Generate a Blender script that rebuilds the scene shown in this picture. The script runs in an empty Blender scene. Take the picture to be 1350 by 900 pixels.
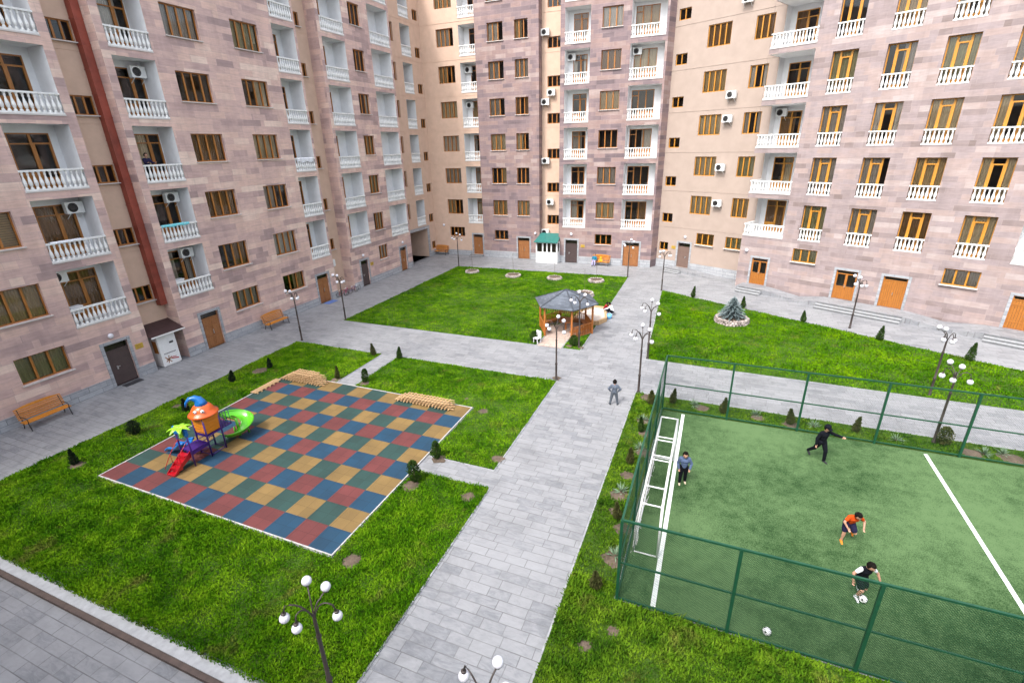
import bpy, math, random, numpy as np
from mathutils import Vector, Matrix, noise
random.seed(7)
PI = math.pi
S = bpy.context.scene
COL = S.collection
ZERO = (0, 0, 0)

# ------------------------------------------------------------------ materials
def nodes_of(m):
    m.use_nodes = True
    nt = m.node_tree
    for n in list(nt.nodes):
        nt.nodes.remove(n)
    return nt

def mk(name):
    m = bpy.data.materials.new(name)
    nt = nodes_of(m)
    out = nt.nodes.new('ShaderNodeOutputMaterial')
    bs = nt.nodes.new('ShaderNodeBsdfPrincipled')
    nt.links.new(bs.outputs[0], out.inputs[0])
    return m, nt, bs, out

def N(nt, typ, **kw):
    n = nt.nodes.new(typ)
    for k, v in kw.items():
        if k.startswith('i_'):
            n.inputs[k[2:].replace('_', ' ')].default_value = v
        else:
            setattr(n, k, v)
    return n

def ramp(nt, stops, interp='LINEAR'):
    r = nt.nodes.new('ShaderNodeValToRGB')
    cr = r.color_ramp
    cr.interpolation = interp
    while len(cr.elements) < len(stops):
        cr.elements.new(0.5)
    for e, (p, c) in zip(cr.elements, stops):
        e.position = p
        e.color = (c[0], c[1], c[2], 1)
    return r

def simple(name, col, rough=0.6, var=0.12, scale=6.0, metal=0.0, bump=0.0, coat=0.0, spec=0.5):
    """base colour gently mottled by noise"""
    m, nt, bs, out = mk(name)
    tc = N(nt, 'ShaderNodeTexCoord')
    nz = N(nt, 'ShaderNodeTexNoise', i_Scale=scale, i_Detail=4.0, i_Roughness=0.6)
    nt.links.new(tc.outputs['Object'], nz.inputs['Vector'])
    lo = [max(0, c * (1 - var)) for c in col]
    hi = [min(1, c * (1 + var)) for c in col]
    r = ramp(nt, [(0.3, lo), (0.7, hi)])
    nt.links.new(nz.outputs['Fac'], r.inputs[0])
    nt.links.new(r.outputs[0], bs.inputs['Base Color'])
    bs.inputs['Roughness'].default_value = rough
    bs.inputs['Metallic'].default_value = metal
    bs.inputs['Specular IOR Level'].default_value = spec
    if coat:
        bs.inputs['Coat Weight'].default_value = coat
        bs.inputs['Coat Roughness'].default_value = 0.15
    if bump:
        b = N(nt, 'ShaderNodeBump', i_Strength=bump, i_Distance=0.02)
        nt.links.new(nz.outputs['Fac'], b.inputs['Height'])
        nt.links.new(b.outputs[0], bs.inputs['Normal'])
    return m

def stone_mat(name, cols, bw=1.1, rh=0.39, mort=(0.36, 0.29, 0.28), soft=0.75):
    m, nt, bs, out = mk(name)
    uv = N(nt, 'ShaderNodeUVMap', uv_map='UVMap')
    def brick(w, off, sq, loc):
        mp = N(nt, 'ShaderNodeMapping')
        mp.inputs['Location'].default_value = loc
        nt.links.new(uv.outputs[0], mp.inputs[0])
        b = nt.nodes.new('ShaderNodeTexBrick')
        b.offset = off; b.offset_frequency = 2; b.squash = sq; b.squash_frequency = 3
        b.inputs['Color1'].default_value = (0, 0, 0, 1)
        b.inputs['Color2'].default_value = (1, 1, 1, 1)
        b.inputs['Mortar'].default_value = (0.5, 0.5, 0.5, 1)
        b.inputs['Scale'].default_value = 1.0
        b.inputs['Mortar Size'].default_value = 0.006
        b.inputs['Mortar Smooth'].default_value = 0.3
        b.inputs['Brick Width'].default_value = w
        b.inputs['Row Height'].default_value = rh
        nt.links.new(mp.outputs[0], b.inputs['Vector'])
        return b
    b1 = brick(bw, 0.37, 1.6, (0, 0, 0))
    b2 = brick(bw * 2.9, 0.31, 0.6, (3.3, 0, 0))
    # patch noise chooses whole areas of the wall that share a tone
    nz = N(nt, 'ShaderNodeTexNoise', i_Scale=0.33, i_Detail=3.0)
    mp2 = N(nt, 'ShaderNodeMapping'); mp2.inputs['Scale'].default_value = (1, 2.0, 1)
    nt.links.new(uv.outputs[0], mp2.inputs[0]); nt.links.new(mp2.outputs[0], nz.inputs['Vector'])
    a = N(nt, 'ShaderNodeMath', operation='MULTIPLY', ); a.inputs[1].default_value = 0.34
    nt.links.new(b1.outputs['Color'], a.inputs[0])
    b = N(nt, 'ShaderNodeMath', operation='MULTIPLY_ADD'); b.inputs[1].default_value = 0.34
    nt.links.new(b2.outputs['Color'], b.inputs[0]); nt.links.new(a.outputs[0], b.inputs[2])
    c = N(nt, 'ShaderNodeMath', operation='MULTIPLY_ADD'); c.inputs[1].default_value = 0.62
    nt.links.new(nz.outputs['Fac'], c.inputs[0]); nt.links.new(b.outputs[0], c.inputs[2])
    stops = [(p, col) for p, col in cols]
    r = ramp(nt, stops, 'LINEAR')
    nt.links.new(c.outputs[0], r.inputs[0])
    # fine streaks along each block
    n2 = N(nt, 'ShaderNodeTexNoise', i_Scale=3.0, i_Detail=8.0, i_Roughness=0.7)
    mp3 = N(nt, 'ShaderNodeMapping'); mp3.inputs['Scale'].default_value = (0.6, 3.0, 1)
    nt.links.new(uv.outputs[0], mp3.inputs[0]); nt.links.new(mp3.outputs[0], n2.inputs['Vector'])
    mr = N(nt, 'ShaderNodeMapRange'); mr.inputs[1].default_value = 0.3; mr.inputs[2].default_value = 0.7
    mr.inputs[3].default_value = 0.84; mr.inputs[4].default_value = 1.12
    nt.links.new(n2.outputs['Fac'], mr.inputs[0])
    mx = N(nt, 'ShaderNodeMix', data_type='RGBA', blend_type='MULTIPLY'); mx.inputs[0].default_value = 1
    nt.links.new(r.outputs[0], mx.inputs[6]); nt.links.new(mr.outputs[0], mx.inputs[7])
    # rain streaks and grime with a shape of their own
    st = N(nt, 'ShaderNodeTexNoise', i_Scale=1.0, i_Detail=5.0, i_Roughness=0.65)
    mp4 = N(nt, 'ShaderNodeMapping'); mp4.inputs['Scale'].default_value = (1.6, 0.16, 1)
    nt.links.new(uv.outputs[0], mp4.inputs[0]); nt.links.new(mp4.outputs[0], st.inputs['Vector'])
    sr = N(nt, 'ShaderNodeMapRange'); sr.inputs[1].default_value = 0.3; sr.inputs[2].default_value = 0.62
    sr.inputs[3].default_value = 0.86; sr.inputs[4].default_value = 1.03
    nt.links.new(st.outputs['Fac'], sr.inputs[0])
    mw = N(nt, 'ShaderNodeMix', data_type='RGBA', blend_type='MULTIPLY'); mw.inputs[0].default_value = 1
    nt.links.new(mx.outputs[2], mw.inputs[6]); nt.links.new(sr.outputs[0], mw.inputs[7]); mx = mw
    # joints
    mj = N(nt, 'ShaderNodeMix', data_type='RGBA'); mj.inputs[7].default_value = (*mort, 1)
    jf = N(nt, 'ShaderNodeMath', operation='MULTIPLY'); jf.inputs[1].default_value = soft
    nt.links.new(b1.outputs['Fac'], jf.inputs[0])
    nt.links.new(jf.outputs[0], mj.inputs[0]); nt.links.new(mx.outputs[2], mj.inputs[6])
    nt.links.new(mj.outputs[2], bs.inputs['Base Color'])
    bs.inputs['Roughness'].default_value = 0.75
    bp = N(nt, 'ShaderNodeBump', i_Strength=0.35, i_Distance=0.01)
    hh = N(nt, 'ShaderNodeMath', operation='SUBTRACT')
    nt.links.new(n2.outputs['Fac'], hh.inputs[0]); nt.links.new(b1.outputs['Fac'], hh.inputs[1])
    nt.links.new(hh.outputs[0], bp.inputs['Height']); nt.links.new(bp.outputs[0], bs.inputs['Normal'])
    return m

def paving_mat(name, c1, c2, bw=0.68, rh=0.34, joint=(0.12, 0.12, 0.125), coord='Object', rot=0.0, vein=1.0):
    m, nt, bs, out = mk(name)
    tc = N(nt, 'ShaderNodeTexCoord')
    mp = N(nt, 'ShaderNodeMapping'); mp.inputs['Rotation'].default_value = (0, 0, rot)
    nt.links.new(tc.outputs[coord], mp.inputs[0])
    # wobble so that joints are not ruler straight
    wn = N(nt, 'ShaderNodeTexNoise', i_Scale=1.2, i_Detail=2.0)
    nt.links.new(mp.outputs[0], wn.inputs['Vector'])
    wm = N(nt, 'ShaderNodeMix', data_type='RGBA', blend_type='LINEAR_LIGHT'); wm.inputs[0].default_value = 0.012
    nt.links.new(mp.outputs[0], wm.inputs[6]); nt.links.new(wn.outputs['Color'], wm.inputs[7])
    b = nt.nodes.new('ShaderNodeTexBrick')
    b.offset = 0.37; b.offset_frequency = 2; b.squash = 1.35; b.squash_frequency = 3
    b.inputs['Color1'].default_value = (0, 0, 0, 1); b.inputs['Color2'].default_value = (1, 1, 1, 1)
    b.inputs['Mortar'].default_value = (0.5, 0.5, 0.5, 1)
    b.inputs['Scale'].default_value = 1; b.inputs['Mortar Size'].default_value = 0.013
    b.inputs['Mortar Smooth'].default_value = 0.4
    b.inputs['Brick Width'].default_value = bw; b.inputs['Row Height'].default_value = rh
    nt.links.new(wm.outputs[2], b.inputs['Vector'])
    nz = N(nt, 'ShaderNodeTexNoise', i_Scale=3.5, i_Detail=9.0, i_Roughness=0.72, i_Distortion=1.3)
    mpn = N(nt, 'ShaderNodeMapping'); mpn.inputs['Scale'].default_value = (0.55, 1.6, 1)
    nt.links.new(mp.outputs[0], mpn.inputs[0]); nt.links.new(mpn.outputs[0], nz.inputs['Vector'])
    lg = N(nt, 'ShaderNodeTexNoise', i_Scale=0.22, i_Detail=4.0)
    nt.links.new(tc.outputs[coord], lg.inputs['Vector'])
    s1 = N(nt, 'ShaderNodeMath', operation='MULTIPLY'); s1.inputs[1].default_value = 0.22
    nt.links.new(b.outputs['Color'], s1.inputs[0])
    s2 = N(nt, 'ShaderNodeMath', operation='MULTIPLY_ADD'); s2.inputs[1].default_value = 0.82 * vein
    nt.links.new(nz.outputs['Fac'], s2.inputs[0]); nt.links.new(s1.outputs[0], s2.inputs[2])
    s3 = N(nt, 'ShaderNodeMath', operation='MULTIPLY_ADD'); s3.inputs[1].default_value = 0.45
    nt.links.new(lg.outputs['Fac'], s3.inputs[0]); nt.links.new(s2.outputs[0], s3.inputs[2])
    r = ramp(nt, [(0.42, [c * 0.74 for c in c1]), (0.56, c1), (0.76, c2), (0.98, [min(1, c * 1.12) for c in c2])])
    nt.links.new(s3.outputs[0], r.inputs[0])
    sn = N(nt, 'ShaderNodeTexNoise', i_Scale=0.55, i_Detail=7.0, i_Roughness=0.7, i_Distortion=0.8)
    nt.links.new(tc.outputs[coord], sn.inputs['Vector'])
    sm = N(nt, 'ShaderNodeMapRange'); sm.inputs[1].default_value = 0.34; sm.inputs[2].default_value = 0.52
    sm.inputs[3].default_value = 0.82; sm.inputs[4].default_value = 1.0
    nt.links.new(sn.outputs['Fac'], sm.inputs[0])
    sx = N(nt, 'ShaderNodeMix', data_type='RGBA', blend_type='MULTIPLY'); sx.inputs[0].default_value = 1
    nt.links.new(r.outputs[0], sx.inputs[6]); nt.links.new(sm.outputs[0], sx.inputs[7])
    # joints fade in and out where dust fills them
    jn = N(nt, 'ShaderNodeTexNoise', i_Scale=0.9, i_Detail=5.0)
    nt.links.new(tc.outputs[coord], jn.inputs['Vector'])
    jr = N(nt, 'ShaderNodeMapRange'); jr.inputs[1].default_value = 0.38; jr.inputs[2].default_value = 0.62
    jr.inputs[3].default_value = 0.5; jr.inputs[4].default_value = 1.0
    nt.links.new(jn.outputs['Fac'], jr.inputs[0])
    jm = N(nt, 'ShaderNodeMath', operation='MULTIPLY')
    nt.links.new(b.outputs['Fac'], jm.inputs[0]); nt.links.new(jr.outputs[0], jm.inputs[1])
    mj = N(nt, 'ShaderNodeMix', data_type='RGBA'); mj.inputs[7].default_value = (*joint, 1)
    nt.links.new(jm.outputs[0], mj.inputs[0]); nt.links.new(sx.outputs[2], mj.inputs[6])
    nt.links.new(mj.outputs[2], bs.inputs['Base Color'])
    bs.inputs['Roughness'].default_value = 0.62
    bp = N(nt, 'ShaderNodeBump', i_Strength=0.5, i_Distance=0.012)
    hh = N(nt, 'ShaderNodeMath', operation='MULTIPLY_ADD'); hh.inputs[1].default_value = -1.0
    nt.links.new(b.outputs['Fac'], hh.inputs[0]); nt.links.new(nz.outputs['Fac'], hh.inputs[2])
    nt.links.new(hh.outputs[0], bp.inputs['Height']); nt.links.new(bp.outputs[0], bs.inputs['Normal'])
    return m

def patch_mat(name, stops, s1=0.35, s2=3.0, s3=30.0, rough=0.9, w=(0.5, 0.35, 0.25), stretch=(1, 1, 1), spec=0.3, bump=0.0, trans=0.0):
    m, nt, bs, out = mk(name)
    tc = N(nt, 'ShaderNodeTexCoord')
    mp = N(nt, 'ShaderNodeMapping'); mp.inputs['Scale'].default_value = stretch
    nt.links.new(tc.outputs['Object'], mp.inputs[0])
    prev = None
    for sc, wt in ((s1, w[0]), (s2, w[1]), (s3, w[2])):
        nz = N(nt, 'ShaderNodeTexNoise', i_Scale=sc, i_Detail=3.0, i_Roughness=0.6)
        nt.links.new(mp.outputs[0], nz.inputs['Vector'])
        k = N(nt, 'ShaderNodeMath', operation='MULTIPLY_ADD'); k.inputs[1].default_value = wt
        nt.links.new(nz.outputs['Fac'], k.inputs[0])
        if prev: nt.links.new(prev.outputs[0], k.inputs[2])
        else: k.inputs[2].default_value = 0
        prev = k
    r = ramp(nt, stops)
    nt.links.new(prev.outputs[0], r.inputs[0])
    if 'blades' in name:      # dry and worn patches
        dn = N(nt, 'ShaderNodeTexNoise', i_Scale=0.8, i_Detail=6.0, i_Roughness=0.7, i_Distortion=0.6)
        nt.links.new(mp.outputs[0], dn.inputs['Vector'])
        dr = N(nt, 'ShaderNodeMapRange'); dr.inputs[1].default_value = 0.56; dr.inputs[2].default_value = 0.70; dr.inputs[3].default_value = 0.0; dr.inputs[4].default_value = 0.75
        nt.links.new(dn.outputs['Fac'], dr.inputs[0])
        dm = N(nt, 'ShaderNodeMix', data_type='RGBA'); dm.inputs[7].default_value = (0.15, 0.135, 0.035, 1)
        nt.links.new(dr.outputs[0], dm.inputs[0]); nt.links.new(r.outputs[0], dm.inputs[6]); nt.links.new(dm.outputs[2], bs.inputs['Base Color'])
    else: nt.links.new(r.outputs[0], bs.inputs['Base Color'])
    bs.inputs['Roughness'].default_value = rough
    bs.inputs['Specular IOR Level'].default_value = spec
    if 'leaves' in name or 'needles' in name: bs.inputs['Specular IOR Level'].default_value = 0.08
    if bump:
        b = N(nt, 'ShaderNodeBump', i_Strength=bump, i_Distance=0.03)
        nt.links.new(prev.outputs[0], b.inputs['Height']); nt.links.new(b.outputs[0], bs.inputs['Normal'])
    return m

def wood_mat(name, c1, c2, rough=0.45, axis=(8, 8, 1)):
    m, nt, bs, out = mk(name)
    tc = N(nt, 'ShaderNodeTexCoord')
    mp = N(nt, 'ShaderNodeMapping'); mp.inputs['Scale'].default_value = axis
    nt.links.new(tc.outputs['Object'], mp.inputs[0])
    nz = N(nt, 'ShaderNodeTexNoise', i_Scale=3.0, i_Detail=6.0, i_Distortion=0.6)
    nt.links.new(mp.outputs[0], nz.inputs['Vector'])
    r = ramp(nt, [(0.3, c1), (0.7, c2)])
    nt.links.new(nz.outputs['Fac'], r.inputs[0]); nt.links.new(r.outputs[0], bs.inputs['Base Color'])
    bs.inputs['Roughness'].default_value = rough
    return m

def glass_mat(name, tint, refl=0.16):
    m = bpy.data.materials.new(name)
    nt = nodes_of(m)
    out = nt.nodes.new('ShaderNodeOutputMaterial')
    tr = N(nt, 'ShaderNodeBsdfTransparent'); tr.inputs[0].default_value = (*tint, 1)
    gl = N(nt, 'ShaderNodeBsdfGlossy'); gl.inputs['Roughness'].default_value = 0.03
    gl.inputs[0].default_value = (0.95, 0.97, 1, 1)
    fr = N(nt, 'ShaderNodeFresnel'); fr.inputs[0].default_value = 1.5
    ad = N(nt, 'ShaderNodeMath', operation='ADD', use_clamp=True); ad.inputs[1].default_value = refl
    mx = N(nt, 'ShaderNodeMixShader')
    nt.links.new(fr.outputs[0], ad.inputs[0]); nt.links.new(ad.outputs[0], mx.inputs[0])
    nt.links.new(tr.outputs[0], mx.inputs[1]); nt.links.new(gl.outputs[0], mx.inputs[2])
    nt.links.new(mx.outputs[0], out.inputs[0])
    return m

M = {}
STONE_L = [(0.36, (0.365, 0.261, 0.251)), (0.48, (0.476, 0.334, 0.312)), (0.62, (0.586, 0.410, 0.368)), (0.78, (0.641, 0.446, 0.379)), (0.92, (0.720, 0.553, 0.470))]  # facade light evened out in the colour: left tuff raised, centre and right lowered
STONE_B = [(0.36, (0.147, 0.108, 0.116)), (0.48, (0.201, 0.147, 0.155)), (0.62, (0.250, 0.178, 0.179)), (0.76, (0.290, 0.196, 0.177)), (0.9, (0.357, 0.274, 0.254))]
STONE_R = [(0.34, (0.201, 0.152, 0.141)), (0.46, (0.258, 0.202, 0.197)), (0.62, (0.301, 0.243, 0.243)), (0.78, (0.341, 0.257, 0.235)), (0.94, (0.394, 0.329, 0.315))]
M['stone'] = stone_mat('mauve_tuff', STONE_L)
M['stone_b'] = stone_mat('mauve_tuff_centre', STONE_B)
M['stone_r'] = stone_mat('right_tuff', STONE_R, bw=1.15, rh=.36)
M['plaster'] = simple('peach_plaster', (0.56, 0.40, 0.305), 0.85, 0.07, 1.5, bump=0.15)
M['plaster_r'] = simple('sand_plaster', (0.36, 0.285, 0.24), 0.85, 0.06, 1.2, bump=0.15)
M['granite'] = paving_mat('grey_granite_cladding', (0.27, 0.285, 0.305), (0.36, 0.375, 0.395), bw=0.9, rh=0.28, coord='UV')
M['white'] = simple('white_render', (0.74, 0.75, 0.76), 0.8, 0.07, 1.3)
M['baluster'] = simple('white_concrete', (0.72, 0.725, 0.71), 0.7, 0.16, 4.0)
M['sill'] = simple('pale_sill_stone', (0.52, 0.49, 0.47), 0.6, 0.06)
M['interior'] = simple('dim_room', (0.075, 0.062, 0.052), 0.9, 0.4, 1.0)
M['glass'] = glass_mat('window_glass', (0.84, 0.83, 0.78), 0.0)
M['wood_l'] = wood_mat('varnished_window_wood', (0.26, 0.095, 0.014), (0.42, 0.165, 0.028))
M['wood_r'] = wood_mat('sun_tinted_window_wood', (0.40, 0.165, 0.016), (0.54, 0.245, 0.030))  # same varnish as the left frames, sunlight painted in as a lighter tone
M['door_wood'] = wood_mat('panelled_door_wood', (0.22, 0.085, 0.028), (0.34, 0.145, 0.05))
M['door_wood_r'] = wood_mat('planked_door_wood', (0.30, 0.105, 0.016), (0.43, 0.165, 0.028))
M['door_metal'] = simple('brown_metal_door', (0.062, 0.042, 0.040), 0.45, 0.15, 3)
M['door_metal_r'] = simple('grey_brown_metal_door', (0.16, 0.105, 0.085), 0.45, 0.12, 3)
M['black'] = simple('black_iron', (0.022, 0.02, 0.02), 0.45, 0.2, 10)
M['lamp_iron'] = simple('dark_brown_iron', (0.045, 0.034, 0.03), 0.45, 0.2, 12)
M['steel'] = simple('brushed_steel', (0.6, 0.6, 0.6), 0.3, 0.05, 5, metal=0.9)
M['globe'] = simple('opal_globe', (0.66, 0.66, 0.71), 0.22, 0.04, 3, coat=0.3)
M['flue'] = simple('red_oxide_duct', (0.25, 0.052, 0.032), 0.5, 0.25, 1.6)
M['ac'] = simple('ac_white', (0.74, 0.75, 0.74), 0.45, 0.04)
M['dark'] = simple('dark_void', (0.02, 0.02, 0.022), 0.6, 0.2)
M['ground'] = paving_mat('granite_setts', (0.170, 0.178, 0.193), (0.248, 0.254, 0.265))
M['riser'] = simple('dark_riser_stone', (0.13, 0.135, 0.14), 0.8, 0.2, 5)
M['kerb'] = simple('kerb_granite', (0.29, 0.30, 0.31), 0.75, 0.18, 5)
M['lawn'] = patch_mat('turf_soil', [(0.4, (0.018, 0.045, 0.003)), (0.62, (0.045, 0.095, 0.006))], 0.4, 4, 30, w=(.4, .35, .35))
M['soil'] = patch_mat('bare_soil', [(0.4, (0.055, 0.042, 0.03)), (0.65, (0.145, 0.108, 0.080))], 1.2, 9, 60, bump=0.4)
GR = [(0.36, (0.008, 0.038, 0.0015)), (0.49, (0.030, 0.108, 0.002)), (0.59, (0.072, 0.188, 0.003)), (0.72, (0.18, 0.33, 0.010))]
M['grass'] = patch_mat('grass_blades', GR, 0.33, 1.6, 9, w=(.46, .40, .34), rough=0.9, spec=0.05)
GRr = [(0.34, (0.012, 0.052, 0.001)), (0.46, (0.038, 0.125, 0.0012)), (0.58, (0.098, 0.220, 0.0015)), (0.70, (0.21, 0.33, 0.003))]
M['grass_s'] = patch_mat('planting_strip_blades', [(0.36, (0.010, 0.034, 0.003)), (0.49, (0.030, 0.088, 0.004)), (0.60, (0.070, 0.150, 0.007)), (0.74, (0.150, 0.26, 0.014))], 0.5, 2.0, 9, w=(.46, .40, .34), rough=0.9, spec=0.05)
M['grass_r'] = patch_mat('sun_tinted_lawn_blades', GRr, 0.28, 1.1, 12, w=(.42, .34, .30), rough=0.9, spec=0.05)  # lawn grass again, with sunlight painted in as a brighter green
M['turf'] = patch_mat('artificial_turf', [(0.38, (0.011, 0.030, 0.010)), (0.47, (0.028, 0.062, 0.022)), (0.60, (0.092, 0.155, 0.066))], 0.13, 2.6, 30, w=(.50, .20, .40), bump=0.3, spec=0.05)
M['line'] = simple('white_line_paint', (0.72, 0.75, 0.73), 0.8, 0.16, 8)
M['fence'] = simple('green_fence_paint', (0.008, 0.062, 0.030), 0.45, 0.15, 6)
M['net'] = simple('green_fence_wire', (0.010, 0.050, 0.024), 0.6, 0.1, 6)
M['white_metal'] = simple('white_painted_steel', (0.76, 0.77, 0.77), 0.4, 0.05, 6)
M['cord'] = simple('white_cord', (0.68, 0.66, 0.64), 0.9, 0.1)
M['leaf_dark'] = patch_mat('thuja_leaves', [(0.35, (0.012, 0.034, 0.007)), (0.55, (0.036, 0.075, 0.014)), (0.75, (0.09, 0.14, 0.03))], 2, 12, 50)
M['leaf_brown'] = patch_mat('winter_thuja_leaves', [(0.35, (0.030, 0.042, 0.014)), (0.55, (0.072, 0.080, 0.026)), (0.75, (0.15, 0.135, 0.05))], 2, 12, 50)
M['leaf_black'] = patch_mat('dark_shrub_leaves', [(0.35, (0.008, 0.018, 0.010)), (0.75, (0.032, 0.05, 0.022))], 2, 12, 50)
M['spruce'] = patch_mat('blue_spruce_needles', [(0.35, (0.09, 0.14, 0.14)), (0.5, (0.21, 0.28, 0.285)), (0.7, (0.40, 0.47, 0.48))], 3, 14, 50)
M['yucca'] = patch_mat('yucca_leaves', [(0.35, (0.06, 0.11, 0.06)), (0.7, (0.24, 0.33, 0.22))], 3, 12, 40)
M['bark'] = simple('bark', (0.10, 0.07, 0.05), 0.9, 0.3, 20)
M['rubble'] = patch_mat('whitewashed_rubble', [(0.40, (0.09, 0.075, 0.07)), (0.52, (0.26, 0.22, 0.20)), (0.66, (0.46, 0.41, 0.38))], 3, 8, 26, bump=0.5)
M['pallet'] = wood_mat('raw_pine', (0.34, 0.21, 0.10), (0.54, 0.37, 0.20), 0.7)
M['bench'] = wood_mat('orange_bench_wood', (0.46, 0.165, 0.02), (0.62, 0.25, 0.035), 0.4)
M['gazebo_wood'] = wood_mat('gazebo_wood', (0.30, 0.095, 0.02), (0.46, 0.165, 0.035), 0.5)
M['gazebo_trim'] = wood_mat('gazebo_yellow_trim', (0.44, 0.25, 0.045), (0.56, 0.34, 0.08), 0.5)
M['slate'] = stone_mat('grey_shingles', [(0.4, (0.060, 0.072, 0.09)), (0.6, (0.095, 0.11, 0.135)), (0.8, (0.13, 0.15, 0.18))], bw=0.33, rh=0.16, mort=(0.03, 0.035, 0.045))
M['sand'] = patch_mat('play_sand', [(0.4, (0.42, 0.36, 0.31)), (0.65, (0.58, 0.51, 0.45))], 2, 9, 60, bump=0.3)
M['pink_paving'] = paving_mat('pinkish_tiles', (0.42, 0.32, 0.26), (0.50, 0.39, 0.33), bw=0.4, rh=0.4)
M['skin'] = simple('skin', (0.46, 0.25, 0.17), 0.55, 0.05, 8)
M['hair'] = simple('dark_hair', (0.008, 0.006, 0.005), 0.8, 0.3, 30, spec=0.1, bump=0.4)
M['eye'] = simple('eye_dark', (0.03, 0.02, 0.015), 0.3, 0.1)
def cloth(name, c, v=0.15): 
    M[name] = simple(name, c, 0.9, v, 14, bump=0.5, spec=0.12)
cloth('grey_jacket', (0.105, 0.125, 0.16), .5); cloth('grey_trousers', (0.085, 0.10, 0.12)); cloth('dark_shoe', (0.03, 0.03, 0.035))
cloth('blue_sweater', (0.085, 0.12, 0.21)); cloth('black_cloth', (0.006, 0.007, 0.011)); cloth('pale_shoe', (0.62, 0.50, 0.38))
cloth('orange_shirt', (0.55, 0.07, 0.01)); cloth('navy', (0.02, 0.018, 0.05)); cloth('orange_shoe', (0.75, 0.22, 0.03))
cloth('white_cloth', (0.68, 0.70, 0.74)); cloth('teal_cloth', (0.02, 0.16, 0.25)); cloth('lilac_cloth', (0.40, 0.38, 0.60))
cloth('red_sleeve', (0.30, 0.02, 0.02)); cloth('turquoise', (0.16, 0.52, 0.58)); cloth('yellow_fur', (0.72, 0.36, 0.03))
def plastic(name, c, rough=0.28):
    M[name] = simple(name, c, rough, 0.07, 3, coat=0.25)
plastic('p_orange', (0.62, 0.10, 0.012)); plastic('p_amber', (0.60, 0.215, 0.01)); plastic('p_blue', (0.005, 0.13, 0.42)); plastic('p_purple', (0.045, 0.014, 0.16))
plastic('p_red', (0.36, 0.005, 0.012)); plastic('p_green', (0.09, 0.42, 0.01)); plastic('p_lime', (0.26, 0.56, 0.02)); plastic('p_white', (0.8, 0.8, 0.82)); plastic('p_sky', (0.15, 0.42, 0.75))
plastic('p_pink', (0.62, 0.08, 0.22)); plastic('p_teal', (0.02, 0.16, 0.14), 0.5)
M['canopy_brown'] = simple('dark_brown_canopy', (0.045, 0.022, 0.022), 0.5, 0.2, 3)
M['plaque'] = simple('brass_plaque', (0.55, 0.38, 0.06), 0.4, 0.15, 5, metal=0.3)
M['print_red'] = simple('print_red', (0.42, 0.03, 0.03), 0.5)
M['print_brown'] = simple('print_brown', (0.30, 0.12, 0.04), 0.5)
M['print_dark'] = simple('print_dark', (0.03, 0.03, 0.035), 0.5)
M['mat_blue'] = simple('blue_mat', (0.10, 0.17, 0.42), 0.8)
for i, c in enumerate([(0.46, 0.34, 0.19), (0.40, 0.36, 0.33), (0.56, 0.47, 0.33), (0.26, 0.15, 0.07), (0.58, 0.54, 0.50), (0.36, 0.34, 0.20)]):
    M['curtain%d' % i] = simple(['tan', 'grey', 'cream', 'brown', 'white', 'olive'][i] + '_curtain', c, 0.9, 0.1, 3)

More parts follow.
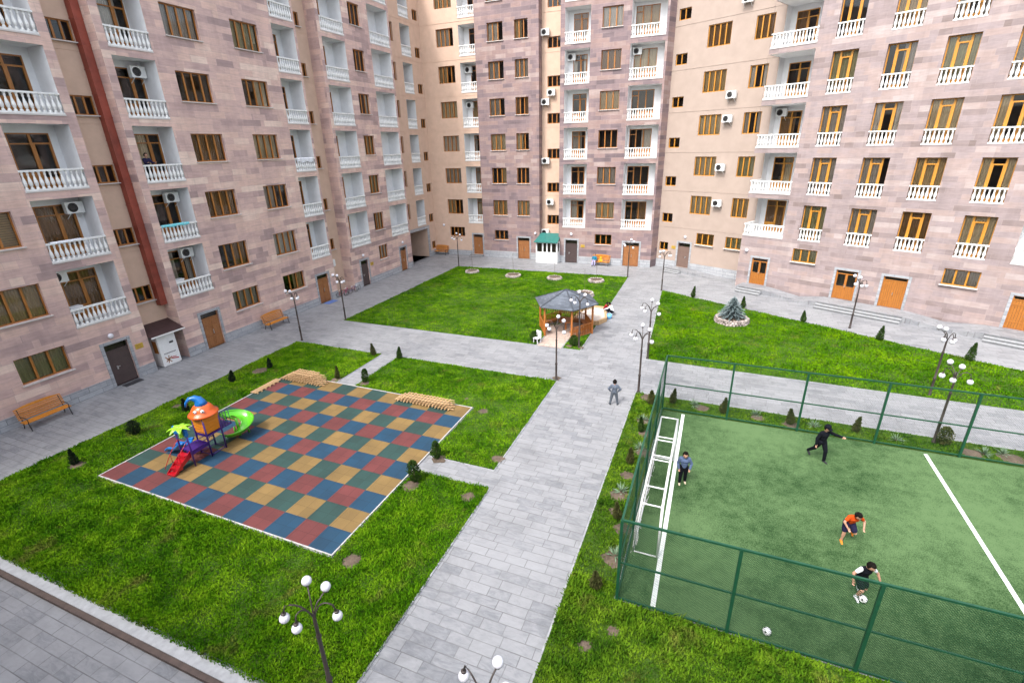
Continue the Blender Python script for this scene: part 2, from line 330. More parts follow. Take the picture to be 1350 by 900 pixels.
# ------------------------------------------------------------------ mesh builder
class MB:
    def __init__(s): s.v = []; s.f = []; s.m = []; s.uv = []
    def quad(s, pts, mi=0, uv=None):
        i = len(s.v); s.v += [tuple(p) for p in pts]; s.f.append(tuple(range(i, i + len(pts)))); s.m.append(mi)
        s.uv += list(uv) if uv else [(0, 0)] * len(pts)
    def box(s, x0, x1, y0, y1, z0, z1, mi=0, M4=None, uvs=False):
        c = [(x0, y0, z0), (x1, y0, z0), (x1, y1, z0), (x0, y1, z0), (x0, y0, z1), (x1, y0, z1), (x1, y1, z1), (x0, y1, z1)]
        if M4: c = [tuple(M4 @ Vector(p)) for p in c]
        i = len(s.v); s.v += c
        for q in ((0, 3, 2, 1), (4, 5, 6, 7), (0, 1, 5, 4), (1, 2, 6, 5), (2, 3, 7, 6), (3, 0, 4, 7)):
            s.f.append(tuple(i + k for k in q)); s.m.append(mi)
            s.uv += [(c[k][0] + c[k][1], c[k][2] if q not in ((0, 3, 2, 1), (4, 5, 6, 7)) else c[k][1]) for k in q] if uvs else [(0, 0)] * 4
    def bar(s, a, b, w, h, mi=0, up=(0, 0, 1)):
        a = Vector(a); b = Vector(b); d = b - a; L = d.length; d.normalize()
        u = Vector(up)
        if abs(d.dot(u)) > 0.98: u = Vector((0, 1, 0))
        x = d.cross(u).normalized(); z = x.cross(d)
        R = Matrix((x, d, z)).transposed().to_4x4(); R.translation = a
        s.box(-w / 2, w / 2, 0, L, -h / 2, h / 2, mi, R)
    def tube(s, pts, r, n=8, mi=0, cap=True):
        pts = [Vector(p) for p in pts]
        rs = r if isinstance(r, (list, tuple)) else [r] * len(pts)
        base = len(s.v); t0 = (pts[1] - pts[0]).normalized()
        ref = Vector((0, 0, 1)) if abs(t0.z) < 0.9 else Vector((1, 0, 0))
        for k, p in enumerate(pts):
            t = (pts[min(k + 1, len(pts) - 1)] - pts[max(k - 1, 0)]).normalized()
            x = t.cross(ref)
            if x.length < 1e-4: x = t.cross(Vector((0, 1, 0)))
            x.normalize(); y = x.cross(t)
            pass
            for j in range(n):
                a = 2 * PI * j / n
                s.v.append(tuple(p + (x * math.cos(a) + y * math.sin(a)) * rs[k]))
        for k in range(len(pts) - 1):
            for j in range(n):
                a = base + k * n + j; b = base + k * n + (j + 1) % n
                s.f.append((a, b, b + n, a + n)); s.m.append(mi); s.uv += [(0, 0)] * 4
        if cap:
            s.f.append(tuple(base + j for j in reversed(range(n)))); s.m.append(mi); s.uv += [(0, 0)] * n
            e = base + (len(pts) - 1) * n
            s.f.append(tuple(e + j for j in range(n))); s.m.append(mi); s.uv += [(0, 0)] * n
    def lathe(s, prof, n=10, mi=0, cx=0, cy=0, cz=0, sx=1, sy=1):
        base = len(s.v)
        for r, z in prof:
            for j in range(n):
                a = 2 * PI * j / n
                s.v.append((cx + r * sx * math.cos(a), cy + r * sy * math.sin(a), cz + z))
        for k in range(len(prof) - 1):
            for j in range(n):
                a = base + k * n + j; b = base + k * n + (j + 1) % n
                s.f.append((a, b, b + n, a + n)); s.m.append(mi); s.uv += [(0, 0)] * 4
        if prof[0][0] > 1e-5: s.f.append(tuple(base + j for j in reversed(range(n)))); s.m.append(mi); s.uv += [(0, 0)] * n
        if prof[-1][0] > 1e-5:
            e = base + (len(prof) - 1) * n
            s.f.append(tuple(e + j for j in range(n))); s.m.append(mi); s.uv += [(0, 0)] * n
    def ball(s, c, r, n=12, mi=0, sx=1, sy=1, sz=1):
        k = max(5, n // 2 + 1)
        s.lathe([(max(1e-4, r * math.sin(PI * i / k)), -r * sz * math.cos(PI * i / k)) for i in range(k + 1)], n, mi, c[0], c[1], c[2], sx, sy)
    def prism(s, poly, z0, z1, mi=0, top=None):
        n = len(poly); i = len(s.v)
        s.v += [(p[0], p[1], z0) for p in poly] + [(p[0], p[1], z1) for p in poly]
        s.f.append(tuple(i + k for k in reversed(range(n)))); s.m.append(mi); s.uv += [(0, 0)] * n
        s.f.append(tuple(i + n + k for k in range(n))); s.m.append(mi if top is None else top); s.uv += [(0, 0)] * n
        for k in range(n):
            s.f.append((i + k, i + (k + 1) % n, i + n + (k + 1) % n, i + n + k)); s.m.append(mi); s.uv += [(0, 0)] * 4
    def mesh(s, name, mats, smooth=False):
        me = bpy.data.meshes.new(name)
        me.from_pydata(s.v, [], s.f)
        for m in (mats if isinstance(mats, (list, tuple)) else [mats]): me.materials.append(M[m] if isinstance(m, str) else m)
        me.polygons.foreach_set('material_index', s.m)
        if any(u != (0, 0) for u in s.uv[:400]) or any(u != (0, 0) for u in s.uv[::97]):
            l = me.uv_layers.new(name='UVMap')
            l.data.foreach_set('uv', np.array(s.uv, dtype=np.float32).ravel())
        if smooth: me.polygons.foreach_set('use_smooth', [True] * len(me.polygons))
        me.update()
        return me
    def obj(s, name, mats, parent=None, smooth=False, **kw):
        return put(name, s.mesh(name, mats, smooth), parent, **kw)

def put(name, data, parent=None, loc=None, rz=0.0, scale=None, label=None, cat=None, group=None, kind=None, world=False):
    o = bpy.data.objects.new(name, data)
    COL.objects.link(o)
    if parent:
        o.parent = parent
        if world: o.location = -Vector(parent.location)   # mesh written in world coordinates under a root without rotation
    if loc is not None: o.location = loc
    if rz: o.rotation_euler = (0, 0, rz)
    if scale: o.scale = (scale, scale, scale) if not isinstance(scale, (tuple, list)) else scale
    tag(o, label, cat, group, kind)
    return o

def tag(o, label=None, cat=None, group=None, kind=None):
    if label: o['label'] = label
    if cat: o['category'] = cat
    if group: o['group'] = group
    if kind: o['kind'] = kind
    return o

def thing(name, label, cat, loc=(0, 0, 0), rz=0.0, group=None, scale=None):
    return put(name, None, None, loc, rz, scale, label, cat, group)

def dup(root, loc, rz=None, label=None, scale=None, group=None):
    r = root.copy(); COL.objects.link(r); r.location = loc
    if rz is not None: r.rotation_euler = (0, 0, rz)
    if scale: r.scale = (scale, scale, scale) if not isinstance(scale, (tuple, list)) else scale
    if label: r['label'] = label
    if group: r['group'] = group
    for ch in list(root.children):
        c = ch.copy(); COL.objects.link(c); c.parent = r
        for g in list(ch.children):
            d = g.copy(); COL.objects.link(d); d.parent = c
    return r

def structure(name, mb, mats, smooth=False):
    return mb.obj(name, mats, kind='structure', smooth=smooth)

def arc(p0, p1, p2, n=8):
    p0, p1, p2 = map(Vector, (p0, p1, p2))
    return [tuple(p0 * (1 - t) ** 2 + p1 * 2 * t * (1 - t) + p2 * t * t) for t in [i / n for i in range(n + 1)]]
SKY_S, SUN_S, SUN_A, EXPO = 0.15, 0.8, 7, 1.72
# ------------------------------------------------------------------ people
def vn(*a): return Vector(a).normalized()
def person(label, pos, heading, H, pose, fit, kid=1.0, name='person', ground=0.0, pelvis_z=None, group=None):
    """body = one remeshed surface; hair and eyes are children. Faces +Y, right hand on +X."""
    k = H
    tor = Vector(pose.get('torso', (0, 0, 1))).normalized()
    side = Vector(pose.get('side', (1, 0, 0))).normalized()
    hipc = Vector((0, 0, 0)); bones = []
    bulk = fit.get('bulk', 1.08)
    def B(a, b, r0, r1, lab):
        q = bulk if lab == 'top' else (1 + (bulk - 1) * .6 if lab == 'bottom' else 1)
        bones.append((Vector(a), Vector(b), r0 * k * q, r1 * k * q, lab))
    lows = []
    LA_, LB_ = .245 * k, .235 * k
    for s, key in ((1, 'legR'), (-1, 'legL')):
        th, sh, ft = [Vector(v).normalized() for v in pose[key]]
        hip = hipc + Vector((s * .052 * k, 0, 0)); kn = hip + th * LA_; an = kn + sh * LB_
        short = fit.get('shorts')
        if short:
            m_ = hip.lerp(kn, .72); B(hip, m_, .070, .064, 'bottom'); B(m_, kn, .048, .038, 'skin'); B(kn, kn.lerp(an, .35), .037, .036, 'skin'); B(kn.lerp(an, .35), kn.lerp(an, .72), .036, .026, 'skin'); B(kn.lerp(an, .72), an, .027, .025, fit.get('sock', 'skin'))
        else:
            B(hip, kn, .064, .044, 'bottom'); B(kn, an, .043, .032, 'bottom')
        heel = an - ft * .02 * k + Vector((0, 0, -.028 * k)); toe = an + ft * .095 * k + Vector((0, 0, -.030 * k - (.01 * k if ft.z > -.2 else 0)))
        if ft.z < -.3: heel = an - ft * .0 + Vector((0, 0, -.01 * k)); toe = an + ft * .11 * k
        B(an, heel, .027, .026, 'shoe'); B(heel, toe, .027, .020, 'shoe'); lows += [min(heel.z - .026 * k, toe.z - .020 * k)]
    B((-.05 * k, 0, .0), (.05 * k, 0, .0), .062, .062, 'bottom')
    B((0, 0, .03 * k), tor * .14 * k, .066, .066, 'top')
    ch = tor * .205 * k; sh_c = tor * .265 * k
    B(ch - side * .04 * k, ch + side * .04 * k, .072, .072, 'top')
    B(tor * .12 * k - side * .025 * k, tor * .12 * k + side * .025 * k, .066, .066, 'top')
    B(sh_c - side * .085 * k, sh_c + side * .085 * k, .044, .044, 'top')
    hd = Vector(pose.get('head', tor)).normalized(); look = Vector(pose.get('look', (0, 1, 0))).normalized()
    nb = tor * .285 * k; nt_ = nb + hd * .055 * k; B(nb, nt_, .034, .030, 'skin')
    for s, key in ((1, 'armR'), (-1, 'armL')):
        ua, fa = [Vector(v).normalized() for v in pose[key][:2]]
        shd = sh_c + side * s * .105 * k; el = shd + ua * .165 * k; wr = el + fa * .14 * k
        if fit.get('short_sleeve'):
            m_ = shd.lerp(el, .55); B(shd, m_, .042, .037, fit.get('sleeve', 'top')); B(m_, el, .030, .027, 'skin'); B(el, wr, .027, .019, 'skin')
        else: B(shd, el, .040, .033, 'top'); B(el, wr, .033, .025, 'top')
        # hand: palm, four fingers and a thumb
        sc = k / 1.7
        across = fa.cross(Vector((0, 1, .2))).normalized() if abs(fa.y) < .9 else fa.cross(Vector((0, 0, 1))).normalized()
        nrm = across.cross(fa).normalized(); pb = wr + fa * .02 * sc; pe = wr + fa * .085 * sc
        rr = .0125 * sc / k
        for o in (-.024, -.008, .008, .024): B(pb + across * o * .7 * sc, pe + across * o * sc, rr, rr, 'skin')
        for i, (o, L_) in enumerate(((-.027, .062), (-.009, .074), (.009, .07), (.027, .054))):
            f0 = pe + across * o * sc; f1 = f0 + (fa + nrm * .25 + across * o * 5).normalized() * L_ * .5 * sc; f2 = f1 + (fa + nrm * .9 + across * o * 4).normalized() * L_ * .5 * sc
            B(f0, f1, .0095 * sc / k, .009 * sc / k, 'skin'); B(f1, f2, .009 * sc / k, .008 * sc / k, 'skin')
        t0 = pb - across * .018 * sc * s; t1 = t0 + (-across * s + fa * .6 + nrm * .4).normalized() * .035 * sc; t2 = t1 + (fa + nrm * .5).normalized() * .03 * sc
        B(t0, t1, .012 * sc / k, .0105 * sc / k, 'skin'); B(t1, t2, .0105 * sc / k, .0085 * sc / k, 'skin')
    hr = .068 * k * kid
    hc = nt_ + hd * hr * .95 + look * .012 * k
    mb = MB()
    for a, b, r0, r1, lab in bones:
        d = (b - a)
        if d.length < 1e-5: mb.ball(tuple(a), r0, 10); continue
        n = 10 if max(r0, r1) > .012 else 8
        mb.tube([a, b], [r0, r1], n); mb.ball(tuple(a), r0 * .998, n); mb.ball(tuple(b), r1 * .998, n)
    # head, jaw, nose, ears
    up_ = hd; fw = (look - up_ * look.dot(up_)).normalized(); rt = fw.cross(up_).normalized()
    hb = MB(); hb.ball((0, 0, 0), hr, 18, 0, .84, 1.0, 1.12); hb.ball((0, hr * .28, -hr * .62), hr * .55, 12, 0, .95, 1, .8)
    hb.lathe([(.001, -hr * .12), (hr * .15, -hr * .08), (hr * .10, hr * .2), (.001, hr * .3)], 8, 0, 0, hr * .98, -.05 * hr, 1, 1.2)
    for s in (-1, 1): hb.ball((s * hr * .84, -.02 * hr, -hr * .05), hr * .2, 8, 0, .5, .8, 1.2)
    hb.ball((0, hr * .86, -hr * .52), hr * .14, 8, 0, 1.7, .7, .5)
    R3 = Matrix((rt, fw, up_)).transposed().to_4x4(); R3.translation = hc
    base = len(mb.v); mb.v += [tuple(R3 @ Vector(p)) for p in hb.v]; mb.f += [tuple(base + i for i in f) for f in hb.f]; mb.m += hb.m; mb.uv += hb.uv
    me = mb.mesh('body_src', 'skin')
    tmp = bpy.data.objects.new('tmp_body', me); COL.objects.link(tmp)
    md = tmp.modifiers.new('r', 'REMESH'); md.mode = 'VOXEL'; md.voxel_size = .0085 * max(.8, k / 1.5); md.use_smooth_shade = True
    ms = tmp.modifiers.new('s', 'SMOOTH'); ms.iterations = 2; ms.factor = .5
    dg = bpy.context.evaluated_depsgraph_get()
    nm = bpy.data.meshes.new_from_object(tmp.evaluated_get(dg)); nm.name = 'body'
    bpy.data.objects.remove(tmp)
    n = len(nm.polygons); cen = np.empty(n * 3, np.float32); nm.polygons.foreach_get('center', cen); cen = cen.reshape(-1, 3)
    labs = ['skin', 'top', 'bottom', 'shoe', 'sock', 'sleeve']; best = np.full(n, 1e9); idx = np.zeros(n, np.int32)
    for a, b, r0, r1, lab in bones + [(hc - hd * hr * .2, hc + hd * hr * .2, hr * 1.0, hr * 1.0, 'skin')]:
        a_ = np.array(a); b_ = np.array(b); ab = b_ - a_; L2 = max(1e-9, ab @ ab)
        t = np.clip(((cen - a_) @ ab) / L2, 0, 1); dd = np.linalg.norm(cen - (a_ + t[:, None] * ab), axis=1) - (r0 + (r1 - r0) * t)
        w = dd < best; best[w] = dd[w]; idx[w] = labs.index(lab if lab in labs else 'skin')
    nm.materials.clear()
    for l_ in labs: nm.materials.append(M[fit.get(l_ + '_m', {'skin': 'skin', 'sock': 'white_cloth', 'sleeve': fit.get('top_m')}.get(l_, 'skin')) or 'skin'])
    nm.polygons.foreach_set('material_index', idx); nm.polygons.foreach_set('use_smooth', [True] * n); nm.update()
    low = min(lows)
    body = put(name, nm, None, (pos[0], pos[1], (ground - low) if pelvis_z is None else pelvis_z), heading, label=label, cat='person', group=group)
    # hair
    hm = MB(); rows = 9; cols = 20
    for i in range(rows + 1):
        for j in range(cols):
            ph = PI * .62 * i / rows; th_ = 2 * PI * j / cols
            p = Vector((math.sin(ph) * math.cos(th_) * .9, math.sin(ph) * math.sin(th_) * 1.06, math.cos(ph) * 1.2))
            if p.y > .35 and p.z < .62: p = Vector((p.x * .8, p.y * .7, max(p.z, .55)))
            p *= hr * (1.06 + .05 * math.sin(j * 3.1 + i * 2.2) + .03 * math.sin(j * 7.7 + i))
            hm.v.append(tuple(R3 @ p))
    for i in range(rows):
        for j in range(cols):
            a = i * cols + j; b = i * cols + (j + 1) % cols; hm.f.append((a, b, b + cols, a + cols)); hm.m.append(0); hm.uv += [(0, 0)] * 4
    hm.obj('hair', fit.get('hair_m', 'hair'), body, smooth=True)
    if fit.get('cap'):
        cm = MB(); tmp_ = MB(); tmp_.lathe([(hr * 1.0, 0), (hr * 1.02, hr * .3), (hr * .8, hr * .85), (hr * .3, hr * 1.12), (.001, hr * 1.16)], 16); 
        tmp_.box(-hr * .7, hr * .7, hr * .6, hr * 1.65, .0, hr * .08)
        cm.v = [tuple(R3 @ (Vector(p) * 1.04 + Vector((0, .05 * hr, hr * .28)))) for p in tmp_.v]; cm.f = tmp_.f; cm.m = tmp_.m; cm.uv = tmp_.uv
        cm.obj('cap', 'black_cloth', body, smooth=True)
    for s in (-1, 1):
        em = MB(); em.ball(tuple(R3 @ Vector((s * hr * .34, hr * .90, hr * .12))), hr * .12, 8); em.obj('eye', 'eye', body)
    return body

DN = (0, 0, -1)
person('boy in grey jacket and grey trousers standing on the wide path', (-3.74, 22.15), math.radians(12), 1.33,
       dict(torso=(0, .03, 1), legR=((.20, .02, -1), (.16, -.04, -1), (.5, 1, 0)), legL=((-.20, 0, -1), (-.16, -.04, -1), (-.5, 1, 0)), armR=((.75, -.12, -.8), (-.45, .3, -.75)), armL=((-.75, -.12, -.8), (.45, .3, -.75))),
       dict(top_m='grey_jacket', bottom_m='grey_trousers', shoe_m='dark_shoe', bulk=1.3), kid=1.2)
person('boy in a blue sweater and black trousers keeping goal before the white goal', (-.05, 16.85), math.radians(190), 1.46,
       dict(torso=(.02, .08, 1), head=(0, .25, 1), look=(0, .8, -.5), legR=((.06, .12, -1), (.03, -.05, -1), (.1, 1, 0)), legL=((-.05, -.12, -1), (-.02, -.15, -1), (-.1, 1, 0)), armR=((.3, -.1, -.95), (-.15, .5, -.85)), armL=((-.45, -.05, -.9), (.25, .45, -.8))),
       dict(top_m='blue_sweater', bottom_m='black_cloth', shoe_m='pale_shoe', bulk=1.2), kid=1.15)
person('man in black clothes and cap striding across the pitch', (5.0, 20.3), math.radians(215), 1.72,
       dict(torso=(.0, .10, 1), look=(.1, .9, -.15), head=(0, .15, 1), legR=((.02, -.45, -1), (.0, -.75, -.75), (0, .6, -.75)), legL=((-.04, .42, -1), (-.02, .02, -1), (0, 1, .0)), armR=((.35, -.15, -.95), (.1, .15, -1)), armL=((-.95, .35, -.5), (-.85, .55, -.28))),
       dict(top_m='black_cloth', bottom_m='black_cloth', shoe_m='dark_shoe', cap=True))
person('player in an orange shirt and navy shorts bending forward on the pitch', (5.1, 15.6), math.radians(195), 1.46,
       dict(torso=(-.06, .42, .9), head=(0, .6, .8), look=(0, .7, -.7), legR=((.10, .22, -1), (.02, -.10, -1), (.2, 1, 0)), legL=((-.25, .35, -.8), (-.2, -.9, -.45), (-.1, .6, -.8)), armR=((.55, .1, -.85), (-.45, .45, -.8)), armL=((-.7, -.1, -.7), (.2, .6, -.75))),
       dict(top_m='orange_shirt', bottom_m='navy', shoe_m='orange_shoe', shorts=True, short_sleeve=True, sock_m='black_cloth'), kid=1.1)
person('player in a black and white shirt and black shorts running with the ball', (5.0, 13.35), math.radians(205), 1.5,
       dict(torso=(.0, .25, 1), head=(0, .5, 1), look=(0, .7, -.7), legR=((.1, .75, -.75), (.05, -.35, -1), (.1, 1, -.1)), legL=((-.1, .35, -1), (-.05, -.8, -.7), (0, .7, -.5)), armR=((.65, -.15, -.75), (.1, .35, -.9)), armL=((-.7, .1, -.7), (-.25, .35, -.9))),
       dict(top_m='black_cloth', sleeve='sleeve', sleeve_m='white_cloth', bottom_m='black_cloth', shoe_m='white_cloth', shorts=True, short_sleeve=True, sock='sock'), kid=1.1)
SIT = dict(torso=(0, -.12, 1), legR=((.1, 1, -.08), (.03, .05, -1), (0, 1, 0)), legL=((-.1, 1, -.08), (-.03, .05, -1), (0, 1, 0)), armR=((.25, .3, -.9), (-.3, .9, -.25)), armL=((-.25, .3, -.9), (.3, .9, -.25)))
person('person in a teal top and lilac trousers sitting on the far bench', (-11.75, 52.05), math.radians(180), 1.6, SIT, dict(top_m='teal_cloth', bottom_m='lilac_cloth', shoe_m='dark_shoe'), ground=.012)
CR = dict(torso=(0, .45, .9), head=(0, .4, 1), look=(0, .8, -.5), legR=((.2, 1, .25), (.0, -.55, -1), (0, 1, -.05)), legL=((-.2, 1, .25), (.0, -.55, -1), (0, 1, -.05)), armR=((.15, .8, -.6), (-.1, .9, -.4)), armL=((-.15, .8, -.6), (.1, .9, -.4)))
person('person in a white top and black trousers crouching at the sandbox corner', (-6.55, 36.0), math.radians(80), 1.55, CR, dict(top_m='white_cloth', bottom_m='black_cloth', shoe_m='dark_shoe'))
person('child in a dark red top playing at the far edge of the sandbox', (-7.25, 36.15), math.radians(-70), 1.1, CR, dict(top_m='red_sleeve', bottom_m='navy', shoe_m='dark_shoe'), kid=1.25, ground=.2)
ball_args = (5.1, 13.1, .135, .11, 'white football at the feet of the running player')
# teddy on the bench
td = thing('plush_toy', 'orange yellow plush toy sitting on the far bench beside the person', 'toy', (-11.05, 52.05, .44), PI)
mb = MB(); mb.ball((0, 0, .17), .16, 12, 0, 1, .85, 1.1); mb.ball((0, .02, .42), .12, 12)
for s in (-1, 1): mb.ball((s * .09, 0, .52), .04, 8); mb.tube([(s * .1, .03, .25), (s * .22, .12, .14)], [.06, .045], 8); mb.tube([(s * .08, .05, .07), (s * .12, .26, .05)], [.07, .06], 8)
mb.obj('body', 'yellow_fur', td, smooth=True)
mb = MB(); mb.ball((-.04, .125, .44), .014, 6); mb.ball((.04, .125, .44), .014, 6); mb.obj('eye', 'eye', td)
# resident leaning at a balcony rail right of the duct
person('person leaning on the third floor balcony rail right of the red duct', (-31.35, 20.35), math.radians(-90), 1.6,
       dict(torso=(0, .12, 1), legR=((.08, .05, -1), (.04, -.03, -1), (.1, 1, 0)), legL=((-.08, 0, -1), (-.04, -.03, -1), (-.1, 1, 0)), armR=((.2, .5, -.8), (0, .95, .1)), armL=((-.2, .5, -.8), (0, .95, .1))),
       dict(top_m='navy', bottom_m='black_cloth', shoe_m='dark_shoe'), ground=3.88 + 3.475 * 2)
# ------------------------------------------------------------------ facades
ZL = [3.88 + 3.475 * k for k in range(7)]
ZR = [4.57 + 3.53 * k for k in range(6)]
TOP_L = 30.2
ORD = ['first', 'second', 'third', 'fourth', 'fifth', 'sixth', 'seventh']

class Facade:
    """A wall plane: s runs along it to the right as seen from the courtyard, e is the depth into the building."""
    def __init__(f, root, origin, d):
        f.root = root; f.o = Vector((origin[0], origin[1], 0)); f.d = Vector((d[0], d[1], 0)).normalized()
        f.inn = Vector((-f.d.y, f.d.x, 0)); f.ang = math.atan2(f.d.y, f.d.x)
    def P(f, s, z, e=0.0): return f.o + f.d * s + f.inn * e + Vector((0, 0, z))
    def place(f, name, mesh, s, z, e=0.0, parent=None, **kw):
        par = parent or f.root
        return put(name, mesh, par, f.P(s, z, e) - Vector(f.root.location), f.ang, **kw)

def grid_wall(mb, T, s0, s1, z0, z1, ops, mi, e=0.0, uo=0.0, zbands=()):
    """wall face with real openings; ops = (s0,s1,z0,z1,...)"""
    S_ = sorted({s0, s1, *[max(s0, min(s1, o[i])) for o in ops for i in (0, 1)]})
    Z_ = sorted({z0, z1, *[max(z0, min(z1, o[i])) for o in ops for i in (2, 3)]})
    for a, b in zip(S_[:-1], S_[1:]):
        if b - a < 1e-5: continue
        run = None
        for c, d in zip(Z_[:-1], Z_[1:]):
            if d - c < 1e-5: continue
            mx, mz = (a + b) / 2, (c + d) / 2
            hole = any(o[0] < mx < o[1] and o[2] < mz < o[3] for o in ops)
            if hole:
                if run: _wq(mb, T, a, b, run[0], run[1], e, mi, uo); run = None
            else:
                run = (run[0], d) if run else (c, d)
        if run: _wq(mb, T, a, b, run[0], run[1], e, mi, uo)

def _wq(mb, T, a, b, c, d, e, mi, uo):
    mb.quad([T(a, c, e), T(b, c, e), T(b, d, e), T(a, d, e)], mi, [(a + uo, c), (b + uo, c), (b + uo, d), (a + uo, d)])

def reveal(mb, T, o, e0, e1, mi, floor=True, left=True):
    a, b, c, d = o[:4]
    D = e1 - e0
    if left: mb.quad([T(a, c, e0), T(a, c, e1), T(a, d, e1), T(a, d, e0)][::-1], mi, [(a, c), (a + D, c), (a + D, d), (a, d)][::-1])
    mb.quad([T(b, c, e0), T(b, c, e1), T(b, d, e1), T(b, d, e0)], mi, [(b, c), (b - D, c), (b - D, d), (b, d)])
    mb.quad([T(a, d, e0), T(a, d, e1), T(b, d, e1), T(b, d, e0)][::-1], mi, [(a, d), (a, d + D), (b, d + D), (b, d)][::-1])
    if floor: mb.quad([T(a, c, e0), T(b, c, e0), T(b, c, e1), T(a, c, e1)], mi, [(a, c), (b, c), (b, c - D), (a, c - D)])

class Wall:
    def __init__(w, F, s0, s1, z0, z1, name='wall', mats=('stone',), uo=0.0, e=0.0):
        w.F = F; w.s0, w.s1, w.z0, w.z1 = s0, s1, z0, z1; w.name = name; w.mats = mats; w.uo = uo; w.e = e; w.ops = []
        w.extra = []
    def hole(w, a, b, c, d, depth, kind='win'): w.ops.append((a, b, c, d, depth, kind))
    def finish(w, left=None, right=None, top=1.0):
        mb = MB(); T = lambda s, z, e: tuple(w.F.P(s, z, e))
        grid_wall(mb, T, w.s0, w.s1, w.z0, w.z1, w.ops, 0, w.e, w.uo)
        for o in w.ops:
            if o[5] == 'open': continue
            reveal(mb, T, o, w.e, w.e + o[4], 0)
            if o[5] in ('win', 'door'):
                e0, e1 = w.e + o[4], w.e + o[4] + (1.6 if o[5] == 'win' else 0.25)
                reveal(mb, T, o, e0, e1, 1)
                a, b, c, d = o[:4]
                mb.quad([T(a, c, e1), T(b, c, e1), T(b, d, e1), T(a, d, e1)], 1)
        for side, s in ((left, w.s0), (right, w.s1)):
            if side is not None:
                q = [T(s, w.z0, w.e), T(s, w.z0, w.e + side), T(s, w.z1, w.e + side), T(s, w.z1, w.e)]
                uv = [(s, w.z0), (s + side, w.z0), (s + side, w.z1), (s, w.z1)]
                if s == w.s1: mb.quad(q, 0, uv)
                else: mb.quad(q[::-1], 0, uv[::-1])
        mb.quad([T(w.s0, w.z1, w.e), T(w.s1, w.z1, w.e), T(w.s1, w.z1, w.e + 4), T(w.s0, w.z1, w.e + 4)], 0)
        return mb.obj(w.name, list(w.mats) + ['interior'], w.F.root, world=True)

# ------------------------------------------------------------------ window kit
_cache = {}
def cached(key, fn):
    if key not in _cache: _cache[key] = fn()
    return _cache[key]

def frame_mesh(w, h, n, wood, style):
    def mk_():
        mb = MB(); t = 0.065
        mb.box(0, t, 0, .07, 0, h); mb.box(w - t, w, 0, .07, 0, h); mb.box(t, w - t, 0, .07, h - t, h); mb.box(t, w - t, 0, .07, 0, t)
        if style == 'plain':
            for i in range(1, n):
                x = w * i / n; k = 0.05 if n > 2 else .045
                mb.box(x - k, x + k, -.012, .075, t, h - t)
        elif style == 'french':       # narrow light, door with top light, narrow light
            for x in (w * .30, w * .72): mb.box(x - .06, x + .06, -.015, .08, t, h - t)
            mb.box(w * .30 + .06, w * .72 - .06, -.015, .08, h * .83, h * .83 + .09)
            mb.box(w * .30 + .06, w * .72 - .06, -.012, .07, t, t + .22)
            mb.box(w * .30 + .06, w * .30 + .12, -.02, .07, t + .22, h * .83); mb.box(w * .72 - .12, w * .72 - .06, -.02, .07, t + .22, h * .83)
        elif style == 'balc':         # window with panel beneath, door beside it
            x = w * .52
            mb.box(x - .055, x + .055, -.015, .08, t, h - t)
            mb.box(t, x - .055, -.006, .074, t, 0.82)
            mb.box(x + .055, w - t, -.006, .074, t, 0.55)
            mb.box(x + .055, w - t, -.015, .075, h * .8, h * .8 + .08); mb.box(x + .055, x + .12, -.02, .075, .55, h * .8); mb.box(w - t - .06, w - t, -.02, .075, .55, h * .8)
            mb.box(t, x - .055, -.015, .075, h * .8, h * .8 + .06)
        elif style == 'balc3':
            for x in (w * .30, w * .64): mb.box(x - .05, x + .05, -.015, .08, t, h - t)
            mb.box(t, w * .30 - .05, -.006, .074, t, .5); mb.box(t, w * .3 - .05, -.015, .075, h * .8, h * .8 + .08)
            mb.box(w * .30 + .05, w - t, -.006, .074, t, .8)
        return mb.mesh('window_frame', wood)
    return cached(('f', round(w, 2), round(h, 2), n, wood, style), mk_)

def pane_mesh(w, h):
    def mk_():
        mb = MB(); mb.quad([(.04, .035, .04), (w - .04, .035, .04), (w - .04, .035, h - .04), (.04, .035, h - .04)])
        return mb.mesh('pane', 'glass')
    return cached(('p', round(w, 2), round(h, 2)), mk_)

def curtain_mesh(w, h, kind, mat):
    def mk_():
        mb = MB()
        spans = {'full': [(.03, w - .03)], 'sides': [(.03, w * .27), (w * .73, w - .03)], 'left': [(.03, w * .48)], 'right': [(w * .55, w - .03)],
                 'most': [(.03, w * .7)], 'blind': [(.03, w - .03)], 'half': [(.03, w - .03)]}[kind]
        for a, b in spans:
            if kind == 'blind':
                nz = int(h / .11)
                for k in range(nz):
                    z = h * k / nz
                    mb.quad([(a, .14, z), (b, .14, z), (b, .11, z + h / nz * .9), (a, .11, z + h / nz * .9)])
                continue
            n = max(6, int((b - a) / .045)); zb = .05 if kind != 'half' else h * .45
            for k in range(n):
                x0 = a + (b - a) * k / n; x1 = a + (b - a) * (k + 1) / n
                y = lambda i: .15 + .028 * math.sin(i * 1.9) + .012 * math.sin(i * .7)
                mb.quad([(x0, y(k), zb), (x1, y(k + 1), zb), (x1, y(k + 1), h - .03), (x0, y(k), h - .03)])
        return mb.mesh('curtain', mat)
    return cached(('c', round(w, 2), round(h, 2), kind, mat), mk_)

def sill_mesh(w):
    def mk_():
        mb = MB(); mb.box(-.06, w + .06, -.28, .0, -.055, -.002)
        return mb.mesh('sill', 'sill')
    return cached(('s', round(w, 2)), mk_)

